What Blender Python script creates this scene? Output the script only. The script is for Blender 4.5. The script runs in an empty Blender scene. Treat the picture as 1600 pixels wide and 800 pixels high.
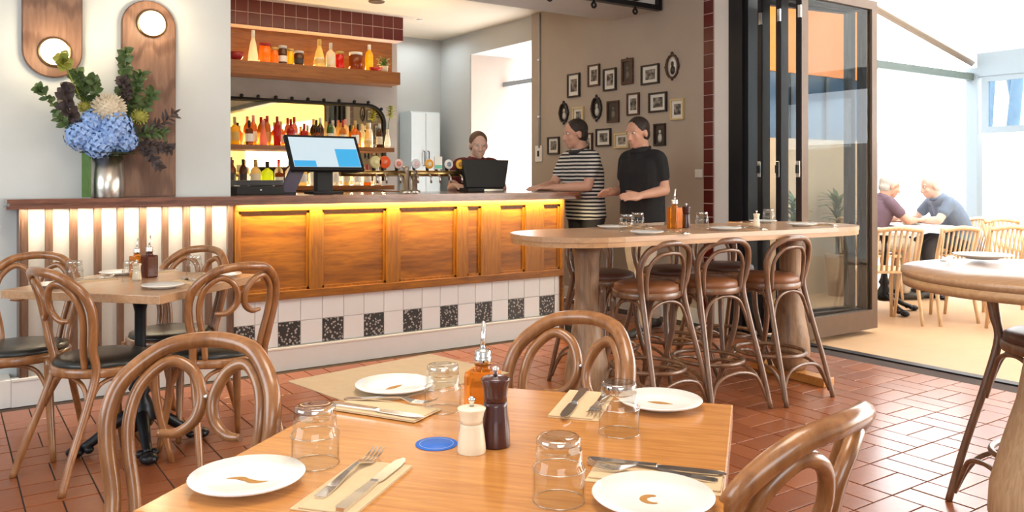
import bpy, bmesh, math, random
from mathutils import Vector, Matrix, Quaternion
random.seed(7)
SC = bpy.context.scene
COL = SC.collection
PI = math.pi
def D(a): return math.radians(a)

# ------------------------------------------------------------------ camera, world, exposure
cam = bpy.data.cameras.new('camera'); co = bpy.data.objects.new('camera', cam); COL.objects.link(co)
co.location = (0, 0, 1.22); co.rotation_euler = (D(90), 0, D(-34.6))
cam.sensor_width = 36; cam.lens = 36*1290/1600; cam.shift_y = -123/1600; cam.clip_start = 0.05; cam.clip_end = 200
SC.camera = co
w = bpy.data.worlds.new('world'); SC.world = w; w.use_nodes = True
w.node_tree.nodes['Background'].inputs[0].default_value = (0.93, 0.97, 1.0, 1)
w.node_tree.nodes['Background'].inputs[1].default_value = 8.0
SC.view_settings.view_transform = 'Standard'; SC.view_settings.look = 'None'
SC.view_settings.gamma = 1; SC.view_settings.use_curve_mapping = False
SC.view_settings.exposure = 0.12
def area(name, loc, rot, sx, sy, power, col=(1, 1, 1), spread=180):
    l = bpy.data.lights.new(name, 'AREA'); l.shape = 'RECTANGLE'; l.size = sx; l.size_y = sy; l.energy = power; l.color = col
    l.spread = D(spread)
    o = bpy.data.objects.new(name, l); o.location = loc; o.rotation_euler = [D(a) for a in rot]; COL.objects.link(o); return o
area('rear_fill_light', (-1.2, -2.9, 1.9), (80, 0, -15), 3.0, 2.0, 95, (0.95, 0.98, 1.0))  # soft fill added behind the camera; no window is built there
area('left_fill_light', (-2.9, 2.6, 2.0), (0, -80, 0), 2.0, 3.0, 90, (0.84, 0.94, 1.0))  # cool fill added from the left, not a real window
area('ceiling_bounce_fill', (0.8, 1.2, 2.65), (180, 0, 0), 3.0, 3.0, 34, (1.0, 0.94, 0.84))  # unseen upward fill added to brighten the ceiling and bounce into the room
area('dining_ceiling_light', (0.9, 1.3, 3.1), (0, 0, 0), 1.2, 1.2, 40, (1.0, 0.90, 0.76))
area('door_daylight', (5.75, -0.5, 1.35), (0, 90, 0), 1.9, 4.2, 150, (1.0, 0.98, 0.96))
area('bar_uplight', (3.0, 7.3, 2.55), (180, 0, 0), 2.4, 0.5, 7, (1.0, 0.70, 0.38))
area('bar_ceiling_light', (3.0, 7.1, 2.9), (0, 0, 0), 2.0, 0.7, 15, (1.0, 0.78, 0.48))
area('kitchen_light', (4.75, 8.8, 2.9), (0, 0, 0), 0.6, 0.5, 5, (0.85, 0.95, 1.0))

# ------------------------------------------------------------------ materials
MATS = {}
def nt(name):
    m = bpy.data.materials.new(name); m.use_nodes = True
    return m, m.node_tree.nodes, m.node_tree.links, m.node_tree.nodes['Principled BSDF']
def setb(b, **k):
    for a, v in k.items(): b.inputs[a.replace('_', ' ')].default_value = v
def c4(c): return (c[0], c[1], c[2], 1)
def mat(name, col, rough=0.5, metal=0.0, emit=None, es=0.0, var=0.12, scale=14, bump=0.0, trans=0.0, coat=0.0, ior=1.45, alpha=None):
    """plain surface with a slight procedural mottling"""
    if name in MATS: return MATS[name]
    m, n, l, b = nt(name)
    setb(b, Roughness=rough, Metallic=metal, IOR=ior)
    b.inputs['Transmission Weight'].default_value = trans
    b.inputs['Coat Weight'].default_value = coat
    if var > 0:
        tc = n.new('ShaderNodeTexCoord'); no = n.new('ShaderNodeTexNoise'); no.inputs['Scale'].default_value = scale; no.inputs['Detail'].default_value = 5
        l.new(tc.outputs['Object'], no.inputs['Vector'])
        mx = n.new('ShaderNodeMix'); mx.data_type = 'RGBA'
        mx.inputs[6].default_value = c4([x*(1-var) for x in col]); mx.inputs[7].default_value = c4([min(1, x*(1+var)) for x in col])
        l.new(no.outputs['Fac'], mx.inputs[0]); l.new(mx.outputs[2], b.inputs['Base Color'])
        if bump > 0:
            bp = n.new('ShaderNodeBump'); bp.inputs['Strength'].default_value = bump; bp.inputs['Distance'].default_value = 0.01
            l.new(no.outputs['Fac'], bp.inputs['Height']); l.new(bp.outputs['Normal'], b.inputs['Normal'])
    else: b.inputs['Base Color'].default_value = c4(col)
    if emit: b.inputs['Emission Color'].default_value = c4(emit); b.inputs['Emission Strength'].default_value = es
    MATS[name] = m; return m
def wood(name, c1, c2, axis='X', scale=6, stretch=12, rough=0.4, coat=0.0, bump=0.08, rings=0.0):
    """grain: noise stretched along one axis, plus wavy growth rings"""
    if name in MATS: return MATS[name]
    m, n, l, b = nt(name); setb(b, Roughness=rough); b.inputs['Coat Weight'].default_value = coat; b.inputs['Coat Roughness'].default_value = 0.15
    tc = n.new('ShaderNodeTexCoord'); mp = n.new('ShaderNodeMapping'); s = [stretch]*3; s['XYZ'.index(axis)] = 1.0
    mp.inputs['Scale'].default_value = s
    l.new(tc.outputs['Object'], mp.inputs['Vector'])
    oi = n.new('ShaderNodeObjectInfo'); vm = n.new('ShaderNodeVectorMath'); vm.operation = 'ADD'
    ml = n.new('ShaderNodeMath'); ml.operation = 'MULTIPLY'; ml.inputs[1].default_value = 37.0
    l.new(oi.outputs['Random'], ml.inputs[0]); l.new(mp.outputs['Vector'], vm.inputs[0]); l.new(ml.outputs[0], vm.inputs[1])
    no = n.new('ShaderNodeTexNoise'); no.inputs['Scale'].default_value = scale; no.inputs['Detail'].default_value = 8; no.inputs['Roughness'].default_value = 0.62; no.inputs['Distortion'].default_value = 0.6
    l.new(vm.outputs[0], no.inputs['Vector'])
    rp = n.new('ShaderNodeValToRGB'); rp.color_ramp.elements[0].position = 0.32; rp.color_ramp.elements[1].position = 0.68
    rp.color_ramp.elements[0].color = c4(c1); rp.color_ramp.elements[1].color = c4(c2)
    l.new(no.outputs['Fac'], rp.inputs['Fac'])
    out = rp.outputs['Color']
    if rings > 0:
        wv = n.new('ShaderNodeTexWave'); wv.wave_type = 'RINGS'; wv.inputs['Scale'].default_value = 1.6; wv.inputs['Distortion'].default_value = 5; wv.inputs['Detail'].default_value = 3; wv.inputs['Detail Scale'].default_value = 1.2
        mp2 = n.new('ShaderNodeMapping'); s2 = [5.0]*3; s2['XYZ'.index(axis)] = 0.9; mp2.inputs['Scale'].default_value = s2
        l.new(tc.outputs['Object'], mp2.inputs['Vector']); l.new(mp2.outputs['Vector'], wv.inputs['Vector'])
        mx = n.new('ShaderNodeMix'); mx.data_type = 'RGBA'; mx.blend_type = 'MULTIPLY'; mx.inputs[0].default_value = rings
        cr = n.new('ShaderNodeValToRGB'); cr.color_ramp.elements[0].color = (0.45, 0.35, 0.28, 1); cr.color_ramp.elements[1].position = 0.35; cr.color_ramp.elements[1].color = (1, 1, 1, 1)
        l.new(wv.outputs['Fac'], cr.inputs['Fac']); l.new(out, mx.inputs[6]); l.new(cr.outputs['Color'], mx.inputs[7]); out = mx.outputs[2]
    l.new(out, b.inputs['Base Color'])
    bp = n.new('ShaderNodeBump'); bp.inputs['Strength'].default_value = bump; bp.inputs['Distance'].default_value = 0.004
    l.new(no.outputs['Fac'], bp.inputs['Height']); l.new(bp.outputs['Normal'], b.inputs['Normal'])
    MATS[name] = m; return m
def varied(name, c1, c2, rough, bump=0.1, scale=30):
    """each piece (object or loose island) takes its own tone between c1 and c2"""
    m, n, l, b = nt(name); setb(b, Roughness=rough)
    oi = n.new('ShaderNodeObjectInfo'); ge = n.new('ShaderNodeNewGeometry'); ad = n.new('ShaderNodeMath'); fr = n.new('ShaderNodeMath'); fr.operation = 'FRACT'
    l.new(oi.outputs['Random'], ad.inputs[0]); l.new(ge.outputs['Random Per Island'], ad.inputs[1]); l.new(ad.outputs[0], fr.inputs[0])
    tc = n.new('ShaderNodeTexCoord'); no = n.new('ShaderNodeTexNoise'); no.inputs['Scale'].default_value = scale; no.inputs['Detail'].default_value = 6
    l.new(ge.outputs['Position'], no.inputs['Vector'])
    av = n.new('ShaderNodeMath'); av.operation = 'MULTIPLY_ADD'; av.inputs[1].default_value = 0.5
    hf = n.new('ShaderNodeMath'); hf.operation = 'MULTIPLY'; hf.inputs[1].default_value = 0.5
    l.new(no.outputs['Fac'], hf.inputs[0]); l.new(fr.outputs[0], av.inputs[0]); l.new(hf.outputs[0], av.inputs[2])
    mx = n.new('ShaderNodeMix'); mx.data_type = 'RGBA'; mx.inputs[6].default_value = c4(c1); mx.inputs[7].default_value = c4(c2)
    l.new(av.outputs[0], mx.inputs[0]); l.new(mx.outputs[2], b.inputs['Base Color'])
    bp = n.new('ShaderNodeBump'); bp.inputs['Strength'].default_value = bump; bp.inputs['Distance'].default_value = 0.004
    l.new(no.outputs['Fac'], bp.inputs['Height']); l.new(bp.outputs['Normal'], b.inputs['Normal'])
    MATS[name] = m; return m
def pane_mat(name, tint, refl=0.12, rough=0.0):
    m, n, l, b = nt(name); out = n['Material Output']
    t = n.new('ShaderNodeBsdfTransparent'); t.inputs[0].default_value = c4(tint)
    g = n.new('ShaderNodeBsdfGlossy'); g.inputs['Roughness'].default_value = rough
    fz = n.new('ShaderNodeLayerWeight'); fz.inputs['Blend'].default_value = refl
    mx = n.new('ShaderNodeMixShader'); ge = n.new('ShaderNodeNewGeometry'); iv = n.new('ShaderNodeMath'); iv.operation = 'SUBTRACT'; iv.inputs[0].default_value = 1.0; l.new(ge.outputs['Backfacing'], iv.inputs[1]); mu = n.new('ShaderNodeMath'); mu.operation = 'MULTIPLY'; l.new(fz.outputs['Fresnel'], mu.inputs[0]); l.new(iv.outputs[0], mu.inputs[1]); l.new(mu.outputs[0], mx.inputs[0]); l.new(t.outputs[0], mx.inputs[1]); l.new(g.outputs[0], mx.inputs[2])
    l.new(mx.outputs[0], out.inputs['Surface']); MATS[name] = m; return m
def fabric_canopy(name, col):
    m, n, l, b = nt(name); out = n['Material Output']
    d = n.new('ShaderNodeBsdfDiffuse'); t = n.new('ShaderNodeBsdfTranslucent'); d.inputs[0].default_value = c4(col); t.inputs[0].default_value = c4(col)
    mx = n.new('ShaderNodeMixShader'); mx.inputs[0].default_value = 0.85; l.new(d.outputs[0], mx.inputs[1]); l.new(t.outputs[0], mx.inputs[2]); l.new(mx.outputs[0], out.inputs['Surface'])
    MATS[name] = m; return m

CHAIR = wood('bentwood_brown', (0.185, 0.068, 0.020), (0.35, 0.148, 0.050), 'Z', 5, 6, 0.28, 0.5, 0.04)
STOOLW = wood('stool_wood_brown', (0.105, 0.047, 0.023), (0.22, 0.105, 0.052), 'Z', 5, 6, 0.32, 0.35, 0.04)
OAKTOP = wood('honey_oak_top', (0.42, 0.16, 0.034), (0.61, 0.265, 0.066), 'X', 7, 14, 0.26, 0.35, 0.04)
OAKEDGE = wood('oak_edge', (0.52, 0.30, 0.15), (0.68, 0.43, 0.24), 'X', 6, 12, 0.4)
HIGHTOP = wood('pale_oak_top', (0.37, 0.20, 0.10), (0.50, 0.30, 0.165), 'X', 6, 12, 0.3, 0.25, 0.04)
HIGHEDGE = wood('oak_board_edge', (0.36, 0.19, 0.085), (0.50, 0.28, 0.13), 'X', 6, 10, 0.4)
PEDW = wood('pedestal_oak', (0.20, 0.11, 0.055), (0.33, 0.195, 0.105), 'Z', 7, 14, 0.45, 0.1, 0.1, 0.5)
PANELW = wood('orange_oak_panel', (0.16, 0.046, 0.001), (0.31, 0.108, 0.003), 'X', 5, 9, 0.42, 0.0, 0.06, 0.55)
STILEW = wood('orange_oak_stile', (0.18, 0.056, 0.002), (0.31, 0.112, 0.005), 'Z', 5, 10, 0.42, 0.0, 0.06)
SLATW = wood('brown_slat_wood', (0.085, 0.042, 0.025), (0.165, 0.088, 0.055), 'Z', 6, 10, 0.4, 0.1, 0.08)
BOARDW = wood('walnut_lamp_board', (0.15, 0.075, 0.045), (0.25, 0.135, 0.085), 'Z', 4, 9, 0.45, 0.1, 0.08, 0.7)
TOPW = wood('dark_red_countertop', (0.11, 0.035, 0.02), (0.24, 0.09, 0.05), 'X', 6, 12, 0.2, 0.6, 0.05)
SHELFW = wood('orange_shelf_wood', (0.17, 0.055, 0.008), (0.28, 0.10, 0.017), 'X', 5, 10, 0.45, 0.1)
LIGHTW = wood('pale_timber_chair', (0.55, 0.36, 0.19), (0.68, 0.47, 0.28), 'Z', 5, 8, 0.5)
PLASTER = mat('cool_white_plaster', (0.58, 0.61, 0.61), 0.85, var=0.10, scale=2.2, bump=0.08)
TAUPE = mat('taupe_plaster', (0.42, 0.35, 0.285), 0.85, var=0.14, scale=2.0, bump=0.08)
GREYW = mat('grey_wall_paint', (0.50, 0.50, 0.48), 0.8, var=0.05, scale=2)
CONC = mat('grey_render', (0.42, 0.39, 0.36), 0.85, var=0.16, scale=6, bump=0.1)
CEILM = mat('cream_ceiling_paint', (0.72, 0.60, 0.46), 0.8, var=0.03, scale=2)
WHITEP = mat('white_paint', (0.78, 0.76, 0.73), 0.6, var=0.03)
WHITETRIM = mat('white_skirting', (0.74, 0.72, 0.69), 0.5, var=0.03)
TERRA = varied('terracotta_tile', (0.185, 0.048, 0.016), (0.34, 0.108, 0.040), 0.28, 0.12, 24)
TERRA.node_tree.nodes['Principled BSDF'].inputs['Coat Weight'].default_value = 0.2; TERRA.node_tree.nodes['Principled BSDF'].inputs['Coat Roughness'].default_value = 0.18; TERRA.node_tree.nodes['Principled BSDF'].inputs['Coat IOR'].default_value = 1.6
GROUT = mat('dark_floor_grout', (0.055, 0.035, 0.028), 1.0)
REDTILE = varied('oxblood_glazed_tile', (0.075, 0.006, 0.005), (0.13, 0.012, 0.009), 0.3, 0.03, 10)
PALEGROUT = mat('pale_pink_grout', (0.55, 0.40, 0.36), 0.9)
WTILE = varied('white_ceramic_tile', (0.72, 0.71, 0.69), (0.80, 0.79, 0.77), 0.3, 0.02, 12)
BLACKM = mat('black_cast_iron', (0.012, 0.012, 0.014), 0.35, 0.4)
BLACKP = mat('black_plastic', (0.008, 0.008, 0.009), 0.6)
DARKFRAME = mat('dark_bronze_aluminium', (0.022, 0.022, 0.026), 0.35, 0.5)
BRONZE = mat('brown_bronze_aluminium', (0.13, 0.085, 0.06), 0.35, 0.4)
CHROME = mat('polished_steel', (0.72, 0.72, 0.72), 0.16, 1.0, var=0.0)
STEEL = mat('brushed_steel', (0.58, 0.55, 0.50), 0.28, 1.0, var=0.05)
BRASS = mat('aged_brass', (0.48, 0.33, 0.14), 0.28, 1.0, var=0.08)
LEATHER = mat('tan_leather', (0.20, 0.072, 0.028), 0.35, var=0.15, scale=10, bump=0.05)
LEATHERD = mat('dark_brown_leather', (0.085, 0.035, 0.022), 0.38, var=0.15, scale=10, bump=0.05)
VINYL = mat('black_vinyl_cushion', (0.022, 0.021, 0.018), 0.32, var=0.2, bump=0.04)
CERAM = mat('white_china', (0.86, 0.85, 0.82), 0.16, var=0.02, coat=0.4)
MARKM = mat('brown_print', (0.42, 0.20, 0.05), 0.5, var=0.25, scale=90)
KRAFT = mat('kraft_napkin', (0.66, 0.48, 0.29), 0.9, var=0.08, scale=60, bump=0.05)
KRAFTD = mat('tan_menu_card', (0.46, 0.33, 0.20), 0.8, var=0.1, scale=40)
GLASS = mat('clear_tumbler_glass', (1, 1, 1), 0.0, trans=1.0, var=0, ior=1.45)
OILM = mat('amber_oil', (0.80, 0.30, 0.03), 0.05, trans=0.75, var=0, ior=1.3)
DARKOIL = mat('dark_vinegar', (0.10, 0.02, 0.01), 0.1, trans=0.3, var=0)
MILLD = mat('dark_mahogany_mill', (0.055, 0.013, 0.014), 0.25, var=0.2, coat=0.5)
MILLL = mat('pale_beech_mill', (0.82, 0.70, 0.52), 0.35, var=0.05, coat=0.2)
BLUEC = mat('blue_coaster_card', (0.03, 0.14, 0.55), 0.5, var=0.15, scale=60)
SKIN = mat('skin', (0.55, 0.30, 0.21), 0.5, var=0.08, scale=12)
SKINP = mat('fair_skin', (0.66, 0.42, 0.33), 0.5, var=0.06, scale=12)
HAIRD = mat('dark_brown_hair', (0.028, 0.018, 0.014), 0.6, var=0.4, scale=70, bump=0.4)
HAIRB = mat('brown_hair', (0.12, 0.065, 0.04), 0.6, var=0.4, scale=70, bump=0.4)
HAIRG = mat('grey_hair', (0.55, 0.52, 0.48), 0.7, var=0.3, scale=70, bump=0.4)
PANE = pane_mat('clear_door_pane', (0.86, 0.88, 0.88), 0.25)
THING = pane_mat('thin_tumbler_wall', (0.97, 0.975, 0.97), 0.35)
THINB = pane_mat('thick_tumbler_base', (0.90, 0.91, 0.90), 0.72)
BLIND = pane_mat('milky_blue_pane', (0.62, 0.72, 0.80), 0.12, 0.05)
CANOPY = fabric_canopy('white_canopy_cloth', (0.88, 0.87, 0.84))

def terrazzo():
    m, n, l, b = nt('black_terrazzo_tile'); setb(b, Roughness=0.3)
    ge = n.new('ShaderNodeNewGeometry'); v = n.new('ShaderNodeTexVoronoi'); v.inputs['Scale'].default_value = 55; v.inputs['Randomness'].default_value = 1
    l.new(ge.outputs['Position'], v.inputs['Vector'])
    r = n.new('ShaderNodeValToRGB'); r.color_ramp.elements[0].position = 0.30; r.color_ramp.elements[0].color = (0.45, 0.42, 0.38, 1)
    r.color_ramp.elements[1].position = 0.42; r.color_ramp.elements[1].color = (0.035, 0.034, 0.034, 1)
    l.new(v.outputs['Distance'], r.inputs['Fac']); l.new(r.outputs['Color'], b.inputs['Base Color']); MATS['terrazzo'] = m; return m
TERRAZZO = terrazzo()
def photo_mat():
    m, n, l, b = nt('old_grey_photograph'); setb(b, Roughness=0.35)
    oi = n.new('ShaderNodeObjectInfo'); tc = n.new('ShaderNodeTexCoord'); ad = n.new('ShaderNodeVectorMath'); ml = n.new('ShaderNodeMath'); ml.operation = 'MULTIPLY'; ml.inputs[1].default_value = 50
    l.new(oi.outputs['Random'], ml.inputs[0]); l.new(tc.outputs['Object'], ad.inputs[0]); l.new(ml.outputs[0], ad.inputs[1])
    no = n.new('ShaderNodeTexNoise'); no.inputs['Scale'].default_value = 22; no.inputs['Detail'].default_value = 3; l.new(ad.outputs[0], no.inputs['Vector'])
    r = n.new('ShaderNodeValToRGB'); r.color_ramp.elements[0].position = 0.4; r.color_ramp.elements[0].color = (0.03, 0.027, 0.025, 1)
    r.color_ramp.elements[1].position = 0.66; r.color_ramp.elements[1].color = (0.36, 0.33, 0.30, 1)
    l.new(no.outputs['Fac'], r.inputs['Fac']); l.new(r.outputs['Color'], b.inputs['Base Color']); return m
PHOTO = photo_mat()
def stripes():
    m, n, l, b = nt('navy_white_striped_jersey'); setb(b, Roughness=0.9)
    tc = n.new('ShaderNodeTexCoord'); wv = n.new('ShaderNodeTexWave'); wv.bands_direction = 'Z'; wv.inputs['Scale'].default_value = 10.5; wv.inputs['Distortion'].default_value = 0.5; wv.inputs['Detail'].default_value = 1
    l.new(tc.outputs['Object'], wv.inputs['Vector'])
    r = n.new('ShaderNodeValToRGB'); r.color_ramp.elements[0].position = 0.48; r.color_ramp.elements[0].color = (0.014, 0.014, 0.02, 1)
    r.color_ramp.elements[1].position = 0.54; r.color_ramp.elements[1].color = (0.66, 0.64, 0.60, 1)
    l.new(wv.outputs['Fac'], r.inputs['Fac']); l.new(r.outputs['Color'], b.inputs['Base Color']); return m
STRIPES = stripes()

# ------------------------------------------------------------------ mesh helpers
def NB(): return bmesh.new()
def box(bm, x0, x1, y0, y1, z0, z1, bev=0.0):
    g = bmesh.ops.create_cube(bm, size=1, matrix=Matrix.Translation(((x0+x1)/2, (y0+y1)/2, (z0+z1)/2)) @ Matrix.Diagonal((abs(x1-x0), abs(y1-y0), abs(z1-z0), 1)))
    if bev > 0:
        ed = list({e for v in g['verts'] for e in v.link_edges})
        bmesh.ops.bevel(bm, geom=ed, offset=bev, segments=2, affect='EDGES', profile=0.6)
    return bm
def spline(pts, n=6, closed=False):
    P = [Vector(p) for p in pts]; out = []; N = len(P)
    rng = range(N if closed else N-1)
    for i in rng:
        if closed: a, b, c, d = P[i-1], P[i], P[(i+1) % N], P[(i+2) % N]
        else:
            b, c = P[i], P[i+1]; a = P[i-1] if i > 0 else b*2-c; d = P[i+2] if i+2 < N else c*2-b
        for k in range(n):
            t = k/n
            out.append(0.5*((2*b)+(c-a)*t+(2*a-5*b+4*c-d)*t*t+(3*b-a-3*c+d)*t**3))
    if not closed: out.append(P[-1])
    return out
def tube(bm, pts, rad, seg=10, closed=False, flat=1.0, caps=True):
    """sweep a round (or flattened) section along points; rad = number or list"""
    P = [Vector(p) for p in pts]; N = len(P)
    R = [rad]*N if not isinstance(rad, (list, tuple)) else [rad[min(len(rad)-1, int(i*(len(rad)-1)/max(1, N-1)))]*(1-((i*(len(rad)-1)/max(1, N-1)) % 1)) + rad[min(len(rad)-1, int(i*(len(rad)-1)/max(1, N-1))+1)]*((i*(len(rad)-1)/max(1, N-1)) % 1) for i in range(N)]
    T = []
    for i in range(N):
        a = P[i-1] if (i > 0 or closed) else P[i]; b = P[(i+1) % N] if (i < N-1 or closed) else P[i]
        t = (b-a); T.append(t.normalized() if t.length > 1e-9 else Vector((0, 0, 1)))
    ref = Vector((0, 0, 1)) if abs(T[0].z) < 0.9 else Vector((0, 1, 0))
    u = T[0].cross(ref).normalized(); rings = []
    for i in range(N):
        if i > 0:
            ax = T[i-1].cross(T[i])
            if ax.length > 1e-7: u = Quaternion(ax.normalized(), T[i-1].angle(T[i])) @ u
        u = (u - T[i]*u.dot(T[i])).normalized(); v = T[i].cross(u)
        rings.append([bm.verts.new(P[i] + (u*math.cos(2*PI*k/seg) + v*math.sin(2*PI*k/seg)*flat)*R[i]) for k in range(seg)])
    M = N if closed else N-1
    for i in range(M):
        a, b = rings[i], rings[(i+1) % N]
        off = 0
        if closed and i == N-1:
            off = min(range(seg), key=lambda o: (a[0].co-b[o].co).length)
        for k in range(seg):
            f = bm.faces.new((a[k], a[(k+1) % seg], b[(k+1+off) % seg], b[(k+off) % seg])); f.smooth = True
    if not closed and caps:
        bm.faces.new(rings[0][::-1]); bm.faces.new(rings[-1])
    return bm
def lathe(bm, prof, seg=24, cx=0, cy=0, sx=1.0, sy=1.0, smooth=True):
    rings = []
    for r, z in prof:
        if r < 1e-6: rings.append([bm.verts.new((cx, cy, z))])
        else: rings.append([bm.verts.new((cx+r*sx*math.cos(2*PI*k/seg), cy+r*sy*math.sin(2*PI*k/seg), z)) for k in range(seg)])
    for a, b in zip(rings, rings[1:]):
        for k in range(seg):
            q = [a[k % len(a)], a[(k+1) % len(a)], b[(k+1) % len(b)], b[k % len(b)]]
            q = list(dict.fromkeys(q))
            if len(q) > 2:
                f = bm.faces.new(q); f.smooth = smooth
    return bm
def prism(bm, poly, z0, z1):
    a = [bm.verts.new((x, y, z0)) for x, y in poly]; b = [bm.verts.new((x, y, z1)) for x, y in poly]; n = len(poly)
    bm.faces.new(a[::-1]); bm.faces.new(b)
    for i in range(n): bm.faces.new((a[i], a[(i+1) % n], b[(i+1) % n], b[i]))
    return bm
def ball(bm, c, r, u=12, v=8):
    s = r if isinstance(r, (tuple, list)) else (r, r, r)
    g = bmesh.ops.create_uvsphere(bm, u_segments=u, v_segments=v, radius=1, matrix=Matrix.Translation(c) @ Matrix.Diagonal((s[0], s[1], s[2], 1)))
    for vv in g['verts']:
        for f in vv.link_faces: f.smooth = True
    return bm
def mesh(bm, name):
    bmesh.ops.recalc_face_normals(bm, faces=bm.faces[:])
    me = bpy.data.meshes.new(name); bm.to_mesh(me); bm.free(); return me
CACHE = {}
def cached(key, fn):
    if key not in CACHE:
        bm = NB(); fn(bm); CACHE[key] = mesh(bm, key if isinstance(key, str) else str(key[0]))
    return CACHE[key]
def obj(name, bm, m, parent=None, loc=None, rz=None, kind=None):
    me = bm if isinstance(bm, bpy.types.Mesh) else mesh(bm, name)
    if m is not None and (len(me.materials) == 0): me.materials.append(m)
    o = bpy.data.objects.new(name, me); COL.objects.link(o)
    if m is not None and me.materials[0] is not m:
        o.material_slots[0].link = 'OBJECT'; o.material_slots[0].material = m
    if parent: o.parent = parent
    if loc: o.location = loc
    if rz is not None: o.rotation_euler = (0, 0, rz)
    if kind: o['kind'] = kind
    return o
def tag(o, label, cat, group=None):
    o['label'] = label; o['category'] = cat
    if group: o['group'] = group
    return o
def thing(name, label, cat, loc=(0, 0, 0), rz=0, group=None):
    o = bpy.data.objects.new(name, None); o.empty_display_size = 0.1; COL.objects.link(o); o.location = loc; o.rotation_euler = (0, 0, rz)
    return tag(o, label, cat, group)
def struct(name, bm, m, parent=None, **k):
    return obj(name, bm, m, parent, kind=None if parent else 'structure', **k)
def root_struct(name, loc=(0, 0, 0), rz=0):
    o = bpy.data.objects.new(name, None); COL.objects.link(o); o.location = loc; o.rotation_euler = (0, 0, rz); o['kind'] = 'structure'; return o
def bx(*a, **k): return box(NB(), *a, **k)
ORD = 'first second third fourth fifth sixth seventh eighth ninth tenth eleventh twelfth thirteenth fourteenth fifteenth sixteenth seventeenth eighteenth nineteenth twentieth twenty-first twenty-second twenty-third twenty-fourth twenty-fifth twenty-sixth twenty-seventh twenty-eighth'.split()

# ------------------------------------------------------------------ setting: floor and tiles
floor = struct('floor', bx(-3.6, 5.2, -3.2, 9.4, -0.10, -0.004), GROUT)
def tile_bm(bm, cx, cy, sx, sy, z0=-0.006, z1=0.0, b=0.0016):
    vs = []
    for k, (hx, hy, z) in enumerate(((sx/2, sy/2, z0), (sx/2, sy/2, z1-b*0.5), (sx/2-b, sy/2-b, z1))):
        vs.append([bm.verts.new((cx+a*hx, cy+c*hy, z)) for a, c in ((-1, -1), (1, -1), (1, 1), (-1, 1))])
    for a, c in zip(vs, vs[1:]):
        for i in range(4): bm.faces.new((a[i], a[(i+1) % 4], c[(i+1) % 4], c[i]))
    bm.faces.new(vs[2])
S, GAP = 0.125, 0.0065
tiles = []
for i in range(-8, 21):
    for j in range(-3, 30):
        x0, y0 = i*2*S, j*2*S+0.03
        inside = (x0+2*S < 5.17 and y0+2*S < 5.09) or (x0 > 4.05 and x0+2*S < 5.17 and y0+2*S < 7.3)
        if not inside: continue
        for k in range(2):
            if (i+j) % 2: tiles.append((x0+S, y0+S*(k+0.5), 0))
            else: tiles.append((x0+S*(k+0.5), y0+S, 1))
def inside_poly(p, poly):
    c = False
    for (x1, y1), (x2, y2) in zip(poly, poly[1:]+poly[:1]):
        if (y1 > p[1]) != (y2 > p[1]) and p[0] < (x2-x1)*(p[1]-y1)/(y2-y1)+x1: c = not c
    return c
def size_in_view(t):
    d = t[0]*math.sin(D(34.6))+t[1]*math.cos(D(34.6)); r = t[0]*math.cos(D(34.6))-t[1]*math.sin(D(34.6))
    if d < 0.5: return 0
    px, py = 800+1290*r/d, 277+1290*1.22/d
    if not (-20 < px < 1620 and py < 815) or inside_poly((px, py), [(215, 800), (590, 590), (1145, 632), (1128, 815)]): return 0
    if py < 560 and px < 880: return 0.01
    return 1/d**3
tiles.sort(key=size_in_view, reverse=True)
for cx, cy, v in tiles[:300]:
    me = cached(('floor_tile', v), lambda bm: tile_bm(bm, 0, 0, (S if v else 2*S)-GAP, (2*S if v else S)-GAP))
    obj('tile', me, TERRA, floor, (cx, cy, random.uniform(-0.0006, 0.0006)))
bm = NB()
for cx, cy, v in tiles[300:]: tile_bm(bm, cx, cy, (S if v else 2*S)-GAP, (2*S if v else S)-GAP)
obj('far_tiles', bm, TERRA, floor, kind='stuff')

# ------------------------------------------------------------------ walls and ceilings
wl = struct('wall_left', bx(-3.6, 1.489, 5.27, 5.86, 0, 3.3), PLASTER)
struct('trim_1', bx(1.489, 5.24, 5.27, 5.86, 2.69, 3.3), mat('bulkhead_plaster', (0.62, 0.58, 0.53), 0.85, var=0.1, scale=2))
struct('wall_outer', bx(-3.75, -3.6, -3.3, 5.86, 0, 3.3), PLASTER)
struct('wall_rear', bx(-3.75, 5.4, -3.35, -3.2, 0, 3.3), PLASTER)
wr = struct('wall_right', bx(5.2, 5.4, 4.62, 7.17, 0, 3.3), TAUPE)
struct('trim_2', bx(5.2, 5.4, 4.43, 4.62, 0, 3.3), WHITEP)  # same wall, light from outside put into its white colour
struct('trim_3', bx(5.2, 5.4, -3.2, 4.43, 2.74, 3.3), TAUPE)
struct('ceiling', bx(-3.75, 5.4, -3.35, 5.86, 3.3, 3.4), mat('warm_white_ceiling', (0.74, 0.71, 0.64), 0.7, var=0.06, scale=3))
# timber beams that cross the dining ceiling
for x in (0.2, 2.2, 4.2): struct('trim_4', bx(x-0.06, x+0.06, -3.2, 5.27, 3.14, 3.3), SLATW)
struct('baseboard_right', bx(5.185, 5.2, 4.75, 7.17, 0, 0.12), WHITETRIM)
struct('baseboard_left', bx(-3.6, 0.30, 5.10, 5.27, 0, 0.148, bev=0.004), WHITETRIM)
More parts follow.
